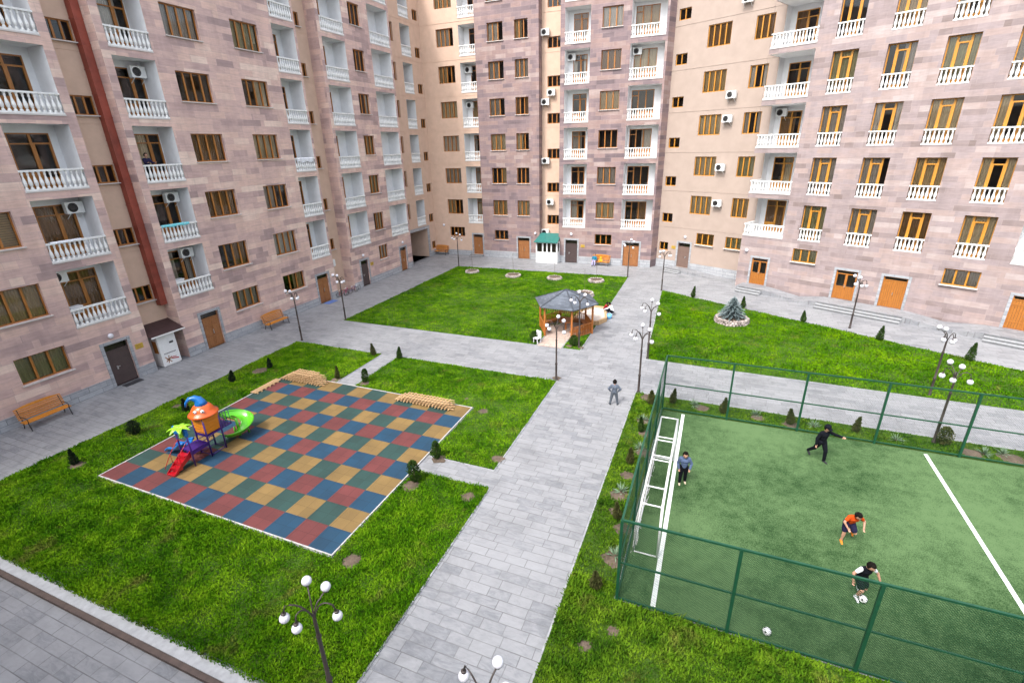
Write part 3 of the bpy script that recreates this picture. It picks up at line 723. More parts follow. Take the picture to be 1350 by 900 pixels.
WR = random.Random(31)
def window(W, s0, s1, z0, z1, n=3, wood='wood_l', style='plain', dep=0.2, sill=True, e_extra=0.0, curtain=None, hole=True, parent=None, nm='window', sub='pane'):
    if hole: W.hole(s0, s1, z0, z1, dep, 'win')
    F = W.F; w, h = s1 - s0, z1 - z0
    o = F.place(nm, frame_mesh(w, h, n, wood, style), s0, z0, W.e + dep - .03 + e_extra)
    put('pane', pane_mesh(w, h), o)
    if curtain is None:
        r = WR.random()
        curtain = 'full' if r < .56 else 'sides' if r < .72 else 'left' if r < .78 else 'right' if r < .84 else 'most' if r < .92 else 'none'
    if curtain != 'none':
        mat = 'curtain%d' % WR.choice([0, 0, 1, 1, 2, 2, 3, 4, 4, 5])
        if isinstance(curtain, tuple): curtain, mat = curtain
        put('curtain', curtain_mesh(w, h, curtain, mat), o)
    if sill: put('sill', sill_mesh(w), o)
    return o

def baluster_profile(h):
    p = [(.074, 0), (.074, .06), (.040, .10), (.068, .17), (.090, .27), (.082, .37), (.048, .53), (.036, .62), (.056, .69), (.040, .75), (.072, .79), (.072, .82)]
    return [(r, z / .82 * h) for r, z in p]

def balustrade_mesh(L, n, ret=0.0):
    def mk_():
        mb = MB()
        mb.box(0, L, 0.0, .15, .02, .10); mb.box(-.01, L + .01, -.01, .16, .90, .985)
        for i in range(n):
            mb.lathe(baluster_profile(.80), 8, 0, L * (i + .5) / n, .075, .10)
        if ret:
            mb.box(0.0, .14, .151, ret, .02, .10); mb.box(-.01, .15, .161, ret, .90, .985)
            k = max(2, int(ret / .23))
            for i in range(k): mb.lathe(baluster_profile(.80), 8, 0, .07, .25 + (ret - .25) * (i + .5) / k, .10)
        me = mb.mesh('balustrade', 'baluster')
        return me
    return cached(('b', round(L, 2), n, ret), mk_)

def slab_lip_mesh(L):
    def mk_():
        mb = MB(); mb.box(-.02, L + .02, -.035, .0, -.05, .018)
        return mb.mesh('slab_edge', 'sill')
    return cached(('l', round(L, 2)), mk_)

def balcony(W, s0, s1, z0, z1, ds0, ds1, wood='wood_l', style='balc', depth=1.35, nb=None, left_open=0.0, H=2.68):
    """recessed white balcony with its door set, balustrade and slab edge as sub-parts"""
    F = W.F; e0 = W.e; T = lambda s, z, e: tuple(F.P(s, z, e))
    W.hole(s0, s1, z0, z1, .03, 'balc')
    mb = MB(); o = (s0, s1, z0, z1)
    if left_open:
        a, b, c, d = o; eL = e0 + left_open
        mb.quad([T(a, c, eL), T(a, c, e0 + depth), T(a, d, e0 + depth), T(a, d, eL)][::-1], 0)
        mb.quad([T(b, c, e0), T(b, c, e0 + depth), T(b, d, e0 + depth), T(b, d, e0)], 0)
        mb.quad([T(a, d, e0), T(a, d, e0 + depth), T(b, d, e0 + depth), T(b, d, e0)][::-1], 0)
        mb.quad([T(a, c, e0), T(b, c, e0), T(b, c, e0 + depth), T(a, c, e0 + depth)], 0)
    else:
        reveal(mb, T, o, e0 + .03, e0 + depth, 0)
    dop = (ds0, ds1, z0 + .02, z0 + H)
    grid_wall(mb, T, s0, s1, z0, z1, [dop], 0, e0 + depth)
    reveal(mb, T, dop, e0 + depth, e0 + depth + .06, 0)
    reveal(mb, T, dop, e0 + depth + .06, e0 + depth + 1.5, 1)
    a, b, c, d = dop; e1 = e0 + depth + 1.5
    mb.quad([T(a, c, e1), T(b, c, e1), T(b, d, e1), T(a, d, e1)], 1)
    B = mb.obj('balcony', ['white', 'interior'], F.root, world=True)
    off = Vector(F.root.location)
    def sub(name, mesh, s, z, e):
        return put(name, mesh, B, F.P(s, z, e), F.ang)
    w, h = ds1 - ds0, H - .02
    sub('balcony_door', frame_mesh(w, h, 2, wood, style), ds0, z0 + .02, e0 + depth)
    sub('pane', pane_mesh(w, h), ds0, z0 + .02, e0 + depth)
    if WR.random() < .65:
        k = WR.choice(['full', 'sides', 'left', 'right', 'most'])
        sub('curtain', curtain_mesh(w, h, k, 'curtain%d' % WR.choice([0, 1, 2, 3, 3, 4])), ds0, z0 + .02, e0 + depth)
    L = s1 - s0
    nb = nb or round(L / .228)
    sub('balustrade', balustrade_mesh(L, nb, left_open), s0, z0, e0 - .02 if not left_open else e0 - .02)
    sub('slab_edge', slab_lip_mesh(L), s0, z0, e0)
    return B

def french(W, s0, s1, z0, z1, cur=None):
    o = window(W, s0, s1, z0 + .03, z1, 3, 'wood_r', 'french', dep=.3, sill=False, curtain=cur)
    put('balustrade', balustrade_mesh(s1 - s0, 7), o, (0, -.27 - .02, -.03))
    return o

def door(W, s0, s1, z0, z1, kind='metal', frame=True, hole=True, fd=.17):
    F = W.F; w = s1 - s0; h = z1 - z0; dep = .16
    W.hole(s0, s1, z0, z1, dep, 'door')
    mb = MB()
    if kind == 'metal' or kind == 'metal_r':
        m = 'door_metal' if kind == 'metal' else 'door_metal_r'
        mb.box(0, w, 0, .06, 0, h * .83); mb.box(.05, w - .05, -.015, 0, .06, h * .80)
        mb.box(0, w, -.01, .05, h * .83, h * .83 + .05); mb.box(0, .05, 0, .05, h * .83 + .05, h); mb.box(w - .05, w, 0, .05, h * .83 + .05, h); mb.box(0.05, w - .05, 0, .05, h - .05, h)
        o = F.place('door', mb.mesh('door', m), s0, z0, W.e + dep - .06)
        hx = w * (.28 if kind == 'metal' else .62)
        hb = MB(); hb.box(hx, hx + .06, -.06, -.016, h * .38, h * .46); hb.bar((hx + .03, -.06, h * .44), (hx + .17, -.06, h * .44), .03, .03)
        put('handle', hb.mesh('handle', 'steel'), o)
        tb = MB(); tb.quad([(.05, .03, h * .83 + .05), (w - .05, .03, h * .83 + .05), (w - .05, .03, h - .05), (.05, .03, h - .05)])
        put('transom_glass', tb.mesh('transom_glass', 'glass'), o)
    elif kind == 'wood':
        mb.box(0, w, 0, .05, 0, h * .84)
        for a, b in ((0.04, w / 2 - .015), (w / 2 + .015, w - .04)):
            for c, d in ((.08, .30), (.34, .62), (.66, .80)):
                mb.box(a + .07, b - .07, -.025, 0, h * c, h * d - .02)
            mb.box(a, a + .05, -.015, 0, .05, h * .82); mb.box(b - .05, b, -.015, 0, .05, h * .82)
        mb.box(0, w, -.03, .05, h * .84, h * .84 + .05); mb.box(0, .05, 0, .05, h * .84 + .05, h); mb.box(w - .05, w, 0, .05, h * .84 + .05, h); mb.box(0.05, w - .05, 0, .05, h - .05, h)
        o = F.place('door', mb.mesh('door', 'door_wood'), s0, z0, W.e + dep - .05)
        hb = MB(); hb.box(w / 2 + .04, w / 2 + .075, -.07, -.026, h * .38, h * .5)
        put('handle', hb.mesh('handle', 'steel'), o)
        tb = MB(); tb.quad([(.05, .03, h * .84 + .05), (w - .05, .03, h * .84 + .05), (w - .05, .03, h - .05), (.05, .03, h - .05)])
        put('transom_glass', tb.mesh('transom_glass', 'glass'), o)
    else:                                   # golden planked door, glazed or blind
        zt = h * .86
        mb.box(0, .07, -.03, .06, 0, h); mb.box(w - .07, w, -.03, .06, 0, h); mb.box(.07, w - .07, -.03, .06, h - .06, h); mb.box(.07, w - .07, -.03, .06, zt, zt + .07)
        mb.box(w / 2 - .03, w / 2 + .03, -.03, .05, .02, zt)
        zs = .42 * h if kind == 'glazed' else zt
        n = 5
        for a, b in ((.07, w / 2 - .03), (w / 2 + .03, w - .07)):
            for i in range(n):
                x0 = a + (b - a) * i / n; x1 = a + (b - a) * (i + 1) / n
                mb.box(x0 + .008, x1 - .008, 0, .03, .02, zs)
            mb.box(a, b, -.02, 0, h * .2, h * .2 + .06)
            if kind == 'glazed': mb.box(a, a + .05, -.02, .03, zs, zt); mb.box(b - .05, b, -.02, .03, zs, zt); mb.box(a, b, -.025, .03, zs, zs + .06)
            else: mb.box(a, b, -.02, 0, h * .72, h * .72 + .05)
        o = F.place('door', mb.mesh('door', 'door_wood_r'), s0, z0, W.e + dep - .05)
        gb = MB()
        for i in range(1, 10): gb.box(w * i / 10 - .008, w * i / 10 + .008, -.01, .006, zt + .07, h - .06)
        if kind == 'glazed':
            for i in range(1, 10): gb.box(w * i / 10 - .007, w * i / 10 + .007, -.012, .004, zs + .06, zt)
        put('grille', gb.mesh('grille', 'black'), o)
        tb = MB(); tb.quad([(.05, .035, zs), (w - .05, .035, zs), (w - .05, .035, h - .04), (.05, .035, h - .04)])
        put('door_glass', tb.mesh('door_glass', 'glass'), o)
        hb = MB(); hb.box(w / 2 - .02, w / 2 + .02, -.09, -.031, h * .42, h * .5)
        put('handle', hb.mesh('handle', 'steel'), o)
    if frame:
        mb = MB(); T = lambda s, z, e: F.P(s, z, e)
        R = Matrix.Rotation(F.ang, 4, 'Z')
        fb = MB()
        fb.box(-fd, -.002, -.035, .02, 0, h + fd, uvs=True); fb.box(w + .002, w + fd, -.035, .02, 0, h + fd, uvs=True); fb.box(-.002, w + .002, -.035, .02, h + .002, h + fd, uvs=True)
        F.place('door_surround', fb.mesh('door_surround', 'granite'), s0, z0, W.e)
    return o

def plinth(F, spans, z0, z1, proud=.03, e=0.0):
    mb = MB()
    for a, b in spans:
        q = lambda s, z, ee: tuple(F.P(s, z, ee))
        pts = [q(a, z0, e - proud), q(b, z0, e - proud), q(b, z1, e - proud), q(a, z1, e - proud)]
        mb.quad(pts, 0, [(a, z0), (b, z0), (b, z1), (a, z1)])
        mb.quad([q(a, z1, e - proud), q(b, z1, e - proud), q(b, z1, e + .01), q(a, z1, e + .01)], 0, [(a, z1), (b, z1), (b, z1 + proud), (a, z1 + proud)])
        mb.quad([q(a, z0, e), q(a, z0, e - proud), q(a, z1, e - proud), q(a, z1, e)], 0, [(a, z0), (a + proud, z0), (a + proud, z1), (a, z1)])
        mb.quad([q(b, z0, e - proud), q(b, z0, e), q(b, z1, e), q(b, z1, e - proud)], 0, [(b, z0), (b + proud, z0), (b + proud, z1), (b, z1)])
    return mb.obj('plinth', 'granite', F.root, world=True)

def bands(F, s0, s1, zs, mat, e=0.0, nm='string_course'):
    for z in zs:
        mb = MB(); q = lambda s, zz, ee: tuple(F.P(s, zz, ee)); pr = [(z - .03, e), (z - .03, e - .022), (z + .03, e - .022), (z + .03, e)]
        i = 0
        for zz, ee in pr: mb.v += [q(s0, zz, ee), q(s1, zz, ee)]
        for k in range(3): mb.f.append((2 * k, 2 * k + 1, 2 * k + 3, 2 * k + 2)); mb.m.append(0); mb.uv += [(0, 0)] * 4
        mb.obj(nm, mat, F.root, world=True)

def W_(z, k): return (z[k] + 1.02, z[k] + 2.68)

# ================================================================= LEFT BUILDING
LB = thing('apartment_building', 'mauve stone apartment block along the left side, with plaster bays and a red duct', 'building', (-33, 25, 0))
FL = Facade(LB, (-30.9, 0), (0, 1)); FLr = Facade(LB, (-32.0, 0), (0, 1))
A = Wall(FL, -3, 17.2, 0, TOP_L, 'stone_wall', ('stone',))
for k in range(7):
    balcony(A, 14.0, 16.75, ZL[k], ZL[k] + 3.05, 14.62, 16.42, nb=12)
    window(A, 11.0, 13.15, *W_(ZL, k), n=3, curtain=('blind', 'curtain0') if k == 1 else None)
for k in range(5):
    balcony(A, 5.4, 8.1, ZL[k], ZL[k] + 3.05, 6.1, 7.8, nb=12)
window(A, 11.05, 13.2, 1.86, 3.22, n=3, curtain=('full', 'curtain5'))
door(A, 14.85, 16.1, 0.0, 2.48, 'metal'); door(A, 8.3, 9.4, 0, 2.45, 'wood')
A.finish(right=1.1)
plinth(FL, [(-3, 8.12), (9.58, 14.67), (16.28, 17.2)], 0, .62)
R1 = Wall(FLr, 17.2, 19.35, 0, TOP_L, 'plaster_wall', ('plaster',))
for k in range(7):
    window(R1, 17.62, 18.9, ZL[k] + .1, ZL[k] + 1.06, n=3, dep=.14, curtain='none')
R1.finish(); bands(FLr, 17.2, 19.35, [z - .28 for z in ZL], 'plaster')
Bk = Wall(FL, 19.35, 33.7, 0, TOP_L, 'stone_wall', ('stone',), uo=3.7)
for k in range(7):
    balcony(Bk, 19.8, 22.15, ZL[k], ZL[k] + 3.05, 20.6, 22.1, nb=10)
    window(Bk, 23.2, 25.45, *W_(ZL, k), n=4); window(Bk, 27.85, 30.05, *W_(ZL, k), n=4)
    balcony(Bk, 31.35, 33.5, ZL[k], ZL[k] + 3.05, 31.5, 33.0, nb=10)
window(Bk, 23.4, 25.6, 1.86, 3.24, n=4); window(Bk, 27.98, 30.18, 1.92, 3.28, n=3, curtain=('right', 'curtain0'))
door(Bk, 20.7, 22.0, 0, 2.44, 'wood'); door(Bk, 31.45, 32.8, 0, 2.44, 'wood')
Bk.finish(left=1.1, right=1.1)
plinth(FL, [(19.35, 20.52), (22.18, 31.27), (32.98, 33.7)], 0, .62)
R2 = Wall(FLr, 33.7, 36.1, 0, TOP_L, 'plaster_wall', ('plaster',))
for k in range(7): window(R2, 34.75, 35.4, ZL[k] + .1, ZL[k] + 1.06, n=2, dep=.14, curtain='none')
R2.finish(); bands(FLr, 33.7, 36.1, [z - .28 for z in ZL], 'plaster')
Ck = Wall(FL, 36.1, 46.1, 0, TOP_L, 'stone_wall', ('stone',), uo=9.1)
for k in range(7):
    balcony(Ck, 36.45, 39.25, ZL[k], ZL[k] + 3.05, 36.7, 38.2, nb=13)
    window(Ck, 40.15, 41.7, *W_(ZL, k), n=3)
    balcony(Ck, 42.8, 45.85, ZL[k], ZL[k] + 3.05, 43.0, 44.5, nb=13)
window(Ck, 40.3, 41.8, 2.0, 3.36, n=3); door(Ck, 37.3, 38.4, 0, 2.46, 'metal'); door(Ck, 43.85, 45.0, 0, 2.48, 'wood')
Ck.finish(left=1.1, right=1.1)
plinth(FL, [(36.1, 37.12), (38.58, 43.67), (45.18, 46.1)], 0, .62)
# square red ventilation duct in the stair bay
mb = MB(); mb.box(-32.0 + .02, -31.56, 18.92, 19.33, 3.6, TOP_L)
z = 5.0
while z < TOP_L: mb.box(-32 + .01, -31.545, 18.9, 19.345, z, z + .05); z += 1.16
mb.obj('ventilation_duct', 'flue', LB, world=True)

# ================================================================= CORNER WING (peach)
CW = thing('apartment_building', 'peach plaster corner wing with the archway, between two stone blocks', 'building', (-31, 55, 0))
FW = Facade(CW, (-32.0, 0), (0, 1)); FB = Facade(CW, (0, 53.35), (1, 0))
Wg = Wall(FW, 46.1, 53.35, 0, TOP_L, 'plaster_wall', ('plaster',))
for k in range(7):
    window(Wg, 46.9, 48.2, *W_(ZL, k), n=3, sill=False)
    balcony(Wg, 49.5, 51.3, ZL[k], ZL[k] + 2.85, 49.7, 51.1, nb=8)
    window(Wg, 52.1, 53.1, ZL[k] + .1, ZL[k] + 1.06, n=2, dep=.14, sill=False, curtain='none')
window(Wg, 52.3, 53.15, .75, 1.65, n=2, dep=.14, sill=False, curtain='none')
Wg.hole(47.5, 51.4, 0, 3.38, 4.2, 'arch')
Wg.finish(); bands(FW, 46.1, 53.34, [z - .28 for z in ZL], 'plaster')
mb = MB(); T = lambda s, z, e: tuple(FW.P(s, z, e))
mb.quad([T(47.5, 0, 4.2), T(51.4, 0, 4.2), T(51.4, 3.38, 4.2), T(47.5, 3.38, 4.2)], 0); mb.obj('passage_wall', 'plaster', CW, world=True)
fb = MB(); fb.box(-.3, -.002, -.07, .02, 0, 3.7, uvs=True); fb.box(3.902, 4.3, -.07, .02, 0, 3.7, uvs=True); fb.box(-.002, 3.902, -.07, .02, 3.382, 3.7, uvs=True)
FW.place('arch_surround', fb.mesh('arch_surround', 'granite'), 47.5, 0)
plinth(FW, [(51.81, 53.33)], 0, .6)
Wb = Wall(FB, -32.0, -25.4, 0, TOP_L, 'plaster_wall', ('plaster',))
for k in range(7):
    window(Wb, -30.05, -28.0, *W_(ZL, k), n=4, sill=False)
    balcony(Wb, -27.35, -25.45, ZL[k], ZL[k] + 2.85, -26.75, -25.5, nb=9)
window(Wb, -29.95, -27.95, 2.25, 3.36, n=4, sill=False, curtain='none'); door(Wb, -26.85, -25.62, .2, 2.55, 'wood')
Wb.finish(); bands(FB, -31.98, -25.42, [z - .28 for z in ZL], 'plaster')
plinth(FB, [(-31.97, -27.05)], 0, .6)

# ================================================================= CENTRE BLOCK
CB = thing('apartment_building', 'mauve and pink stone block closing the far end of the courtyard, behind the gazebo lawn', 'building', (-15, 56, 0))
F1 = Facade(CB, (0, 53.2), (1, 0)); F2 = Facade(CB, (0, 54.2), (1, 0)); F3 = Facade(CB, (0, 52.7), (1, 0))
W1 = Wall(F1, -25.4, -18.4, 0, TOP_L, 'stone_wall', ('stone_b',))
for k in range(7):
    window(W1, -24.0, -22.25, *W_(ZL, k), n=3); window(W1, -21.0, -19.55, *W_(ZL, k), n=3)
window(W1, -23.95, -22.25, 2.1, 3.18, n=3, curtain='none'); door(W1, -21.05, -19.62, 0, 2.42, 'wood')
W1.finish(left=.15, right=1.0); plinth(F1, [(-25.4, -21.23), (-19.44, -18.4)], 0, .75)
W2 = Wall(F2, -18.4, -16.0, 0, TOP_L, 'plaster_wall', ('plaster',))
for k in range(7): window(W2, -17.8, -16.3, ZL[k] + .05, ZL[k] + 1.05, n=3, dep=.14, sill=False, curtain='none')
W2.finish(); bands(F2, -18.38, -16.02, [z - .28 for z in ZL], 'plaster')
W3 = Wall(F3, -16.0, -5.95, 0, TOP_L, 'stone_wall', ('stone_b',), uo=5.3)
for k in range(7):
    balcony(W3, -15.55, -13.05, ZL[k], ZL[k] + 3.0, -15.05, -13.6, nb=11)
    window(W3, -11.95, -10.05, *W_(ZL, k), n=3)
    balcony(W3, -9.25, -6.15, ZL[k], ZL[k] + 3.0, -9.1, -6.95, nb=13, style='balc3')
window(W3, -11.95, -10.15, 2.16, 3.24, n=3, curtain='none'); door(W3, -15.2, -13.85, 0, 2.5, 'metal'); door(W3, -8.85, -7.2, 0, 2.5, 'wood')
W3.finish(left=1.5); plinth(F3, [(-16.0, -15.38), (-13.67, -9.03), (-7.02, -5.95)], 0, .75)
mb = MB(); r_ = Vector((.438, .899, 0)).normalized(); c0 = Vector((-5.95, 52.7, 0)); c1 = c0 + r_ * 1.5
mb.quad([c0, c1, c1 + Vector((0, 0, TOP_L)), c0 + Vector((0, 0, TOP_L))], 0, [(0, 0), (1.5, 0), (1.5, TOP_L), (0, TOP_L)])
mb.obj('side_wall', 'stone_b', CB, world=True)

# ================================================================= RIGHT WINGS
D = Vector((.899, -.438, 0)).normalized(); NN = Vector((.438, .899, 0)).normalized()
S0 = Vector((9.43, 44.2, 0))
BW = thing('apartment_building', 'sand coloured plaster wing with bright window frames, right of the centre block', 'building', (-1, 54, 0))
FG = Facade(BW, S0 + NN * 2.0, D)
WG = Wall(FG, -18.6, -7.93, 0, 27.5, 'plaster_wall', ('plaster_r',))
for k in range(6):
    window(WG, -17.25, -16.08, ZR[k] + .08, ZR[k] + .98, n=2, wood='wood_r', dep=.14, sill=False, curtain='none')
    window(WG, -14.3, -12.2, ZR[k] + 1.1, ZR[k] + 2.8, n=4, wood='wood_r', dep=.12, sill=False)
    window(WG, -10.2, -8.7, ZR[k] + 1.1, ZR[k] + 2.8, n=3, wood='wood_r', dep=.12, sill=False)
window(WG, -17.3, -16.3, 1.8, 2.62, n=2, wood='wood_r', dep=.14, sill=False, curtain='none')
window(WG, -13.3, -11.5, 2.8, 3.9, n=3, wood='wood_r', dep=.12, curtain=('full', 'curtain3')); window(WG, -10.35, -8.8, 2.78, 3.85, n=3, wood='wood_r', dep=.12, curtain=('full', 'curtain5'))
door(WG, -15.15, -13.85, .3, 2.76, 'metal_r')
WG.finish(); bands(FG, -18.6, -8.0, [z - .33 for z in ZR], 'plaster_r')
plinth(FG, [(-18.2, -15.33), (-13.67, -8.0)], 0, .85)

SW = thing('apartment_building', 'pale pinkish stone block on the right with french windows behind white balusters', 'building', (14, 46, 0))
FS = Facade(SW, S0, D)
WS = Wall(FS, -8.0, 19.0, 0, 25.0, 'stone_wall', ('stone_r',))
for k in range(6):
    z0 = ZR[k]
    balcony(WS, -7.95, -4.68, z0, z0 + 3.12, -7.5, -5.9, wood='wood_r', depth=3.0, nb=14, left_open=2.0, H=2.72)
    if k < 5:
        for a in (-3.5, -.22, 2.88, 6.2):
            french(WS, a, a + 1.62, z0, z0 + 2.76)
        balcony(WS, 9.05, 11.9, z0, z0 + 3.1, 9.9, 11.5, wood='wood_r', nb=12)
        french(WS, 13.2, 14.82, z0, z0 + 2.76)
window(WS, -3.7, -1.9, 2.86, 3.92, n=3, wood='wood_r', dep=.14, curtain=('full', 'curtain5')); window(WS, 6.0, 7.9, 2.7, 3.8, n=3, wood='wood_r', dep=.14, curtain=('full', 'curtain1'))
door(WS, -6.82, -5.5, .42, 2.72, 'glazed'); door(WS, -.3, 1.15, .42, 2.7, 'glazed'); door(WS, 2.78, 4.25, .42, 2.72, 'blind'); door(WS, 9.72, 11.3, .42, 2.62, 'blind')
# corner piers above the ground floor are open: only the slab bands reach the corner
WS.ops = [o if not (o[5] == 'balc' and o[0] < -7.9) else (-8.01, o[1], o[2], o[3], .03, 'balc') for o in WS.ops]
WS.finish()
mb = MB(); T = lambda s, z, e: tuple(FS.P(s, z, e))
for a, b in [(0, ZR[0])] + [(ZR[k] + 3.12, ZR[k + 1]) for k in range(5)] + [(ZR[5] + 3.12, 25.0)]:
    mb.quad([T(-8, a, 2.0), T(-8, a, 0), T(-8, b, 0), T(-8, b, 2.0)], 0, [(0, a), (2, a), (2, b), (0, b)])
mb.obj('side_wall', 'stone_r', SW, world=True)
# roofs: plain slabs that close the blocks
for nm, root, poly, z in (('roof', LB, [(-31.2, -3), (-31.2, 46), (-45, 46), (-45, -3)], TOP_L), ('roof', CB, [(-25.4, 53.4), (-6, 53.0), (-6, 66), (-25.4, 66)], TOP_L)):
    mb = MB(); mb.prism(poly, z + .003, z + .3); mb.obj(nm, 'kerb', root, world=True)
# ------------------------------------------------------------------ ground, paths, lawns
mb = MB(); mb.quad([(-160, 4.84, 0), (160, 4.84, 0), (160, 170, 0), (-160, 170, 0)]); structure('paving', mb, 'ground')
mb = MB(); mb.quad([(-160, -120, -.10), (160, -120, -.10), (160, 4.70, -.10), (-160, 4.70, -.10)]); structure('driveway', mb, 'ground')
mb = MB(); mb.box(-60, -7.25, 4.70, 4.84, -.3, .012); mb.box(-2.6, 60, 4.70, 4.84, -.3, .012); mb.box(-7.25, -2.6, 4.70, 4.84, -.3, .0); structure('dark_edging', mb, simple('dark_brown_edging', (0.085, 0.06, 0.05), 0.7, 0.25, 4))  # dark brown strip between the paving and the lower driveway

GRASS_SOIL = []      # bare circles (x, y, r)
for x, y, r in [(-9.6, 9.15, .32), (-7.4, 15.85, .28), (-7.5, 13.24, .27), (-9.9, 13.05, .35), (-11.1, 20.2, .1), (-9.7, 19.3, .25), (-9.75, 15.0, .3), (-17.4, 19.9, .3), (-24.3, 9.25, .3),
                (-2.2, 23.4, .4), (-2.1, 21.0, .35), (-1.9, 19.9, .3), (-1.75, 18.4, .35), (-2.1, 16.6, .28), (-2.2, 15.3, .35), (-1.75, 13.6, .3), (-1.8, 12.2, .35), (-2.2, 14.4, .2),
                (.4, 23.2, .35), (2.9, 23.1, .3), (4.3, 22.9, .35), (10.9, 22.9, .4), (12.2, 23.0, .45), (-1.3, 9.7, .16), (-1.9, 9.0, .18), (-8.0, 28.9, .25), (-7.35, 24.1, .25), (-7.2, 28.9, .2),
                (-24.6, 19.2, .45), (-25.2, 14.4, .25), (-19.3, 19.75, .3)]:
    GRASS_SOIL.append((x, y, r))

def inpoly(x, y, poly):
    inside = np.zeros(len(x), bool); n = len(poly)
    for i in range(n):
        x1, y1 = poly[i]; x2, y2 = poly[(i + 1) % n]
        if y1 == y2: continue
        c = ((y1 > y) != (y2 > y)) & (x < (x2 - x1) * (y - y1) / (y2 - y1) + x1)
        inside ^= c
    return inside

RNG = np.random.default_rng(5)
def grass(name, poly, holes, dens, hmin, hmax, wid, mat, circles=(), z0=.02, label='short green grass', wild=.0, clump=0.55):
    xs = [p[0] for p in poly]; ys = [p[1] for p in poly]
    A_ = (max(xs) - min(xs)) * (max(ys) - min(ys))
    n = int(A_ * dens)
    x = RNG.uniform(min(xs) - .03, max(xs) + .03, n); y = RNG.uniform(min(ys) - .03, max(ys) + .03, n)
    big = [(px + math.copysign(.0, 1), py) for px, py in poly]
    keep = inpoly(x, y, big)
    for h in holes: keep &= ~inpoly(x, y, h)
    for cx, cy, r in list(circles) + GRASS_SOIL:
        d = np.hypot(x - cx, y - cy) + RNG.normal(0, .06, n)
        keep &= d > r
    # uneven density
    f = np.sin(x * 2.3 + 1.7 * np.sin(y * 1.9)) * np.cos(y * 2.9 + 1.3 * np.sin(x * 2.2))
    g = np.sin(x * .61 + 2 * np.sin(y * .43)) * np.cos(y * .77 + np.sin(x * .53))
    keep &= RNG.uniform(0, 1, n) < (clump + .35 * f * .5 + .3 + .2 * g)
    x = x[keep]; y = y[keep]; f = f[keep]; g = g[keep]; n = len(x)
    x = x + RNG.normal(0, .022, n); y = y + RNG.normal(0, .022, n)
    h = RNG.uniform(hmin, hmax, n) * (1 + .35 * f + .25 * g) * (1 + wild * RNG.uniform(0, 1, n) ** 6)
    a = RNG.uniform(0, 2 * PI, n); lean = RNG.uniform(.15, 1.0, n) * h
    w = wid * RNG.uniform(.6, 1.4, n)
    dx, dy = np.cos(a), np.sin(a); px, py = -dy * w / 2, dx * w / 2
    v = np.empty((n, 4, 3), np.float32)
    v[:, 0] = np.stack([x - px * .5, y - py * .5, np.full(n, z0)], -1)
    v[:, 1] = np.stack([x + dx * lean * .4 + px, y + dy * lean * .4 + py, z0 + h * .62], -1)
    v[:, 2] = np.stack([x + dx * lean, y + dy * lean, z0 + h], -1)
    v[:, 3] = np.stack([x + dx * lean * .4 - px, y + dy * lean * .4 - py, z0 + h * .62], -1)
    me = bpy.data.meshes.new(name)
    me.vertices.add(n * 4); me.vertices.foreach_set('co', v.ravel())
    me.loops.add(n * 4); me.loops.foreach_set('vertex_index', np.arange(n * 4, dtype=np.int32))
    me.polygons.add(n); me.polygons.foreach_set('loop_start', np.arange(0, n * 4, 4, dtype=np.int32)); me.polygons.foreach_set('loop_total', np.full(n, 4, np.int32))
    me.materials.append(M[mat]); me.update(calc_edges=True)
    return put(name, me, label=label, cat='grass', kind='stuff')

def lawn(poly, holes=(), kerb=True, z=.02):
    mb = MB(); mb.prism(poly, .004, z); structure('lawn', mb, 'lawn')
    if kerb:
        mb = MB(); n = len(poly)
        for i in range(n):
            a = Vector((*poly[i], 0)); b = Vector((*poly[(i + 1) % n], 0)); d = (b - a).normalized(); o = Vector((d.y, -d.x, 0))
            mx, my = (a + b).x / 2, (a + b).y / 2
            if (-23 < mx < -10.2 and 8.9 < my < 19.7) or (mx > -1.6 and 10.5 < my < 22.6) or my < 5.3: continue
            a2 = a - d * 0; b2 = b + d * .05
            q = [a2, b2, b2 + o * .05, a2 + o * .05]
            mb.prism([(p.x, p.y) for p in q], .002, .028 + .001 * (i % 2))
        structure('kerb', mb, 'kerb')

PG = [(-22.52, 9.08), (-10.36, 9.08), (-10.36, 19.42), (-22.52, 19.42)]
L1 = [(-26.1, 5.25), (-6.95, 5.25), (-6.95, 15.35), (-9.95, 15.35), (-9.95, 17.0) , (-10.3, 17.0), (-10.3, 20.0), (-18.0, 20.0) , (-18.0, 19.48), (-19.0, 19.48), (-19.0, 23.75), (-26.1, 23.75)]
L1 = [(-26.1, 5.25), (-6.95, 5.25), (-6.95, 13.95), (-10.3, 13.95), (-10.3, 9.02), (-22.6, 9.02), (-22.6, 19.5), (-19.05, 19.5), (-19.05, 23.75), (-26.1, 23.75)]
L2 = [(-17.75, 19.5), (-10.3, 19.5), (-10.3, 15.1), (-7.25, 15.1), (-7.25, 23.75), (-17.75, 23.75)]
L3 = [(-26.0, 28.45), (-7.15, 28.45), (-7.4, 47.9), (-26.0, 47.5)]
L4 = [(-3.0, 28.35), (32, 28.0), (32, 26.9), (22, 30.7), (16.71, 33.25), (-3.7, 44.05)]
L4 = [(-3.0, 28.4), (24.0, 27.6), (24, 29.7), (16.71, 33.25), (-3.75, 44.0)]
L5 = [(-2.88, 5.25), (20, 5.25), (20, 10.72), (-1.47, 10.72), (-1.47, 22.43), (20, 22.43), (20, 23.8), (-2.88, 23.8)]
for p in (L1, L2, L3, L4, L5): lawn(p)
GAZP = [(-10.05, 28.45), (-8.35, 28.45), (-8.35, 29.9), (-7.35, 31.2), (-7.2, 33.4), (-7.15, 34.0), (-7.5, 37.1), (-8.9, 37.1), (-9.0, 33.4), (-11.0, 31.4), (-10.05, 30.1)]
def band_poly(y1): return
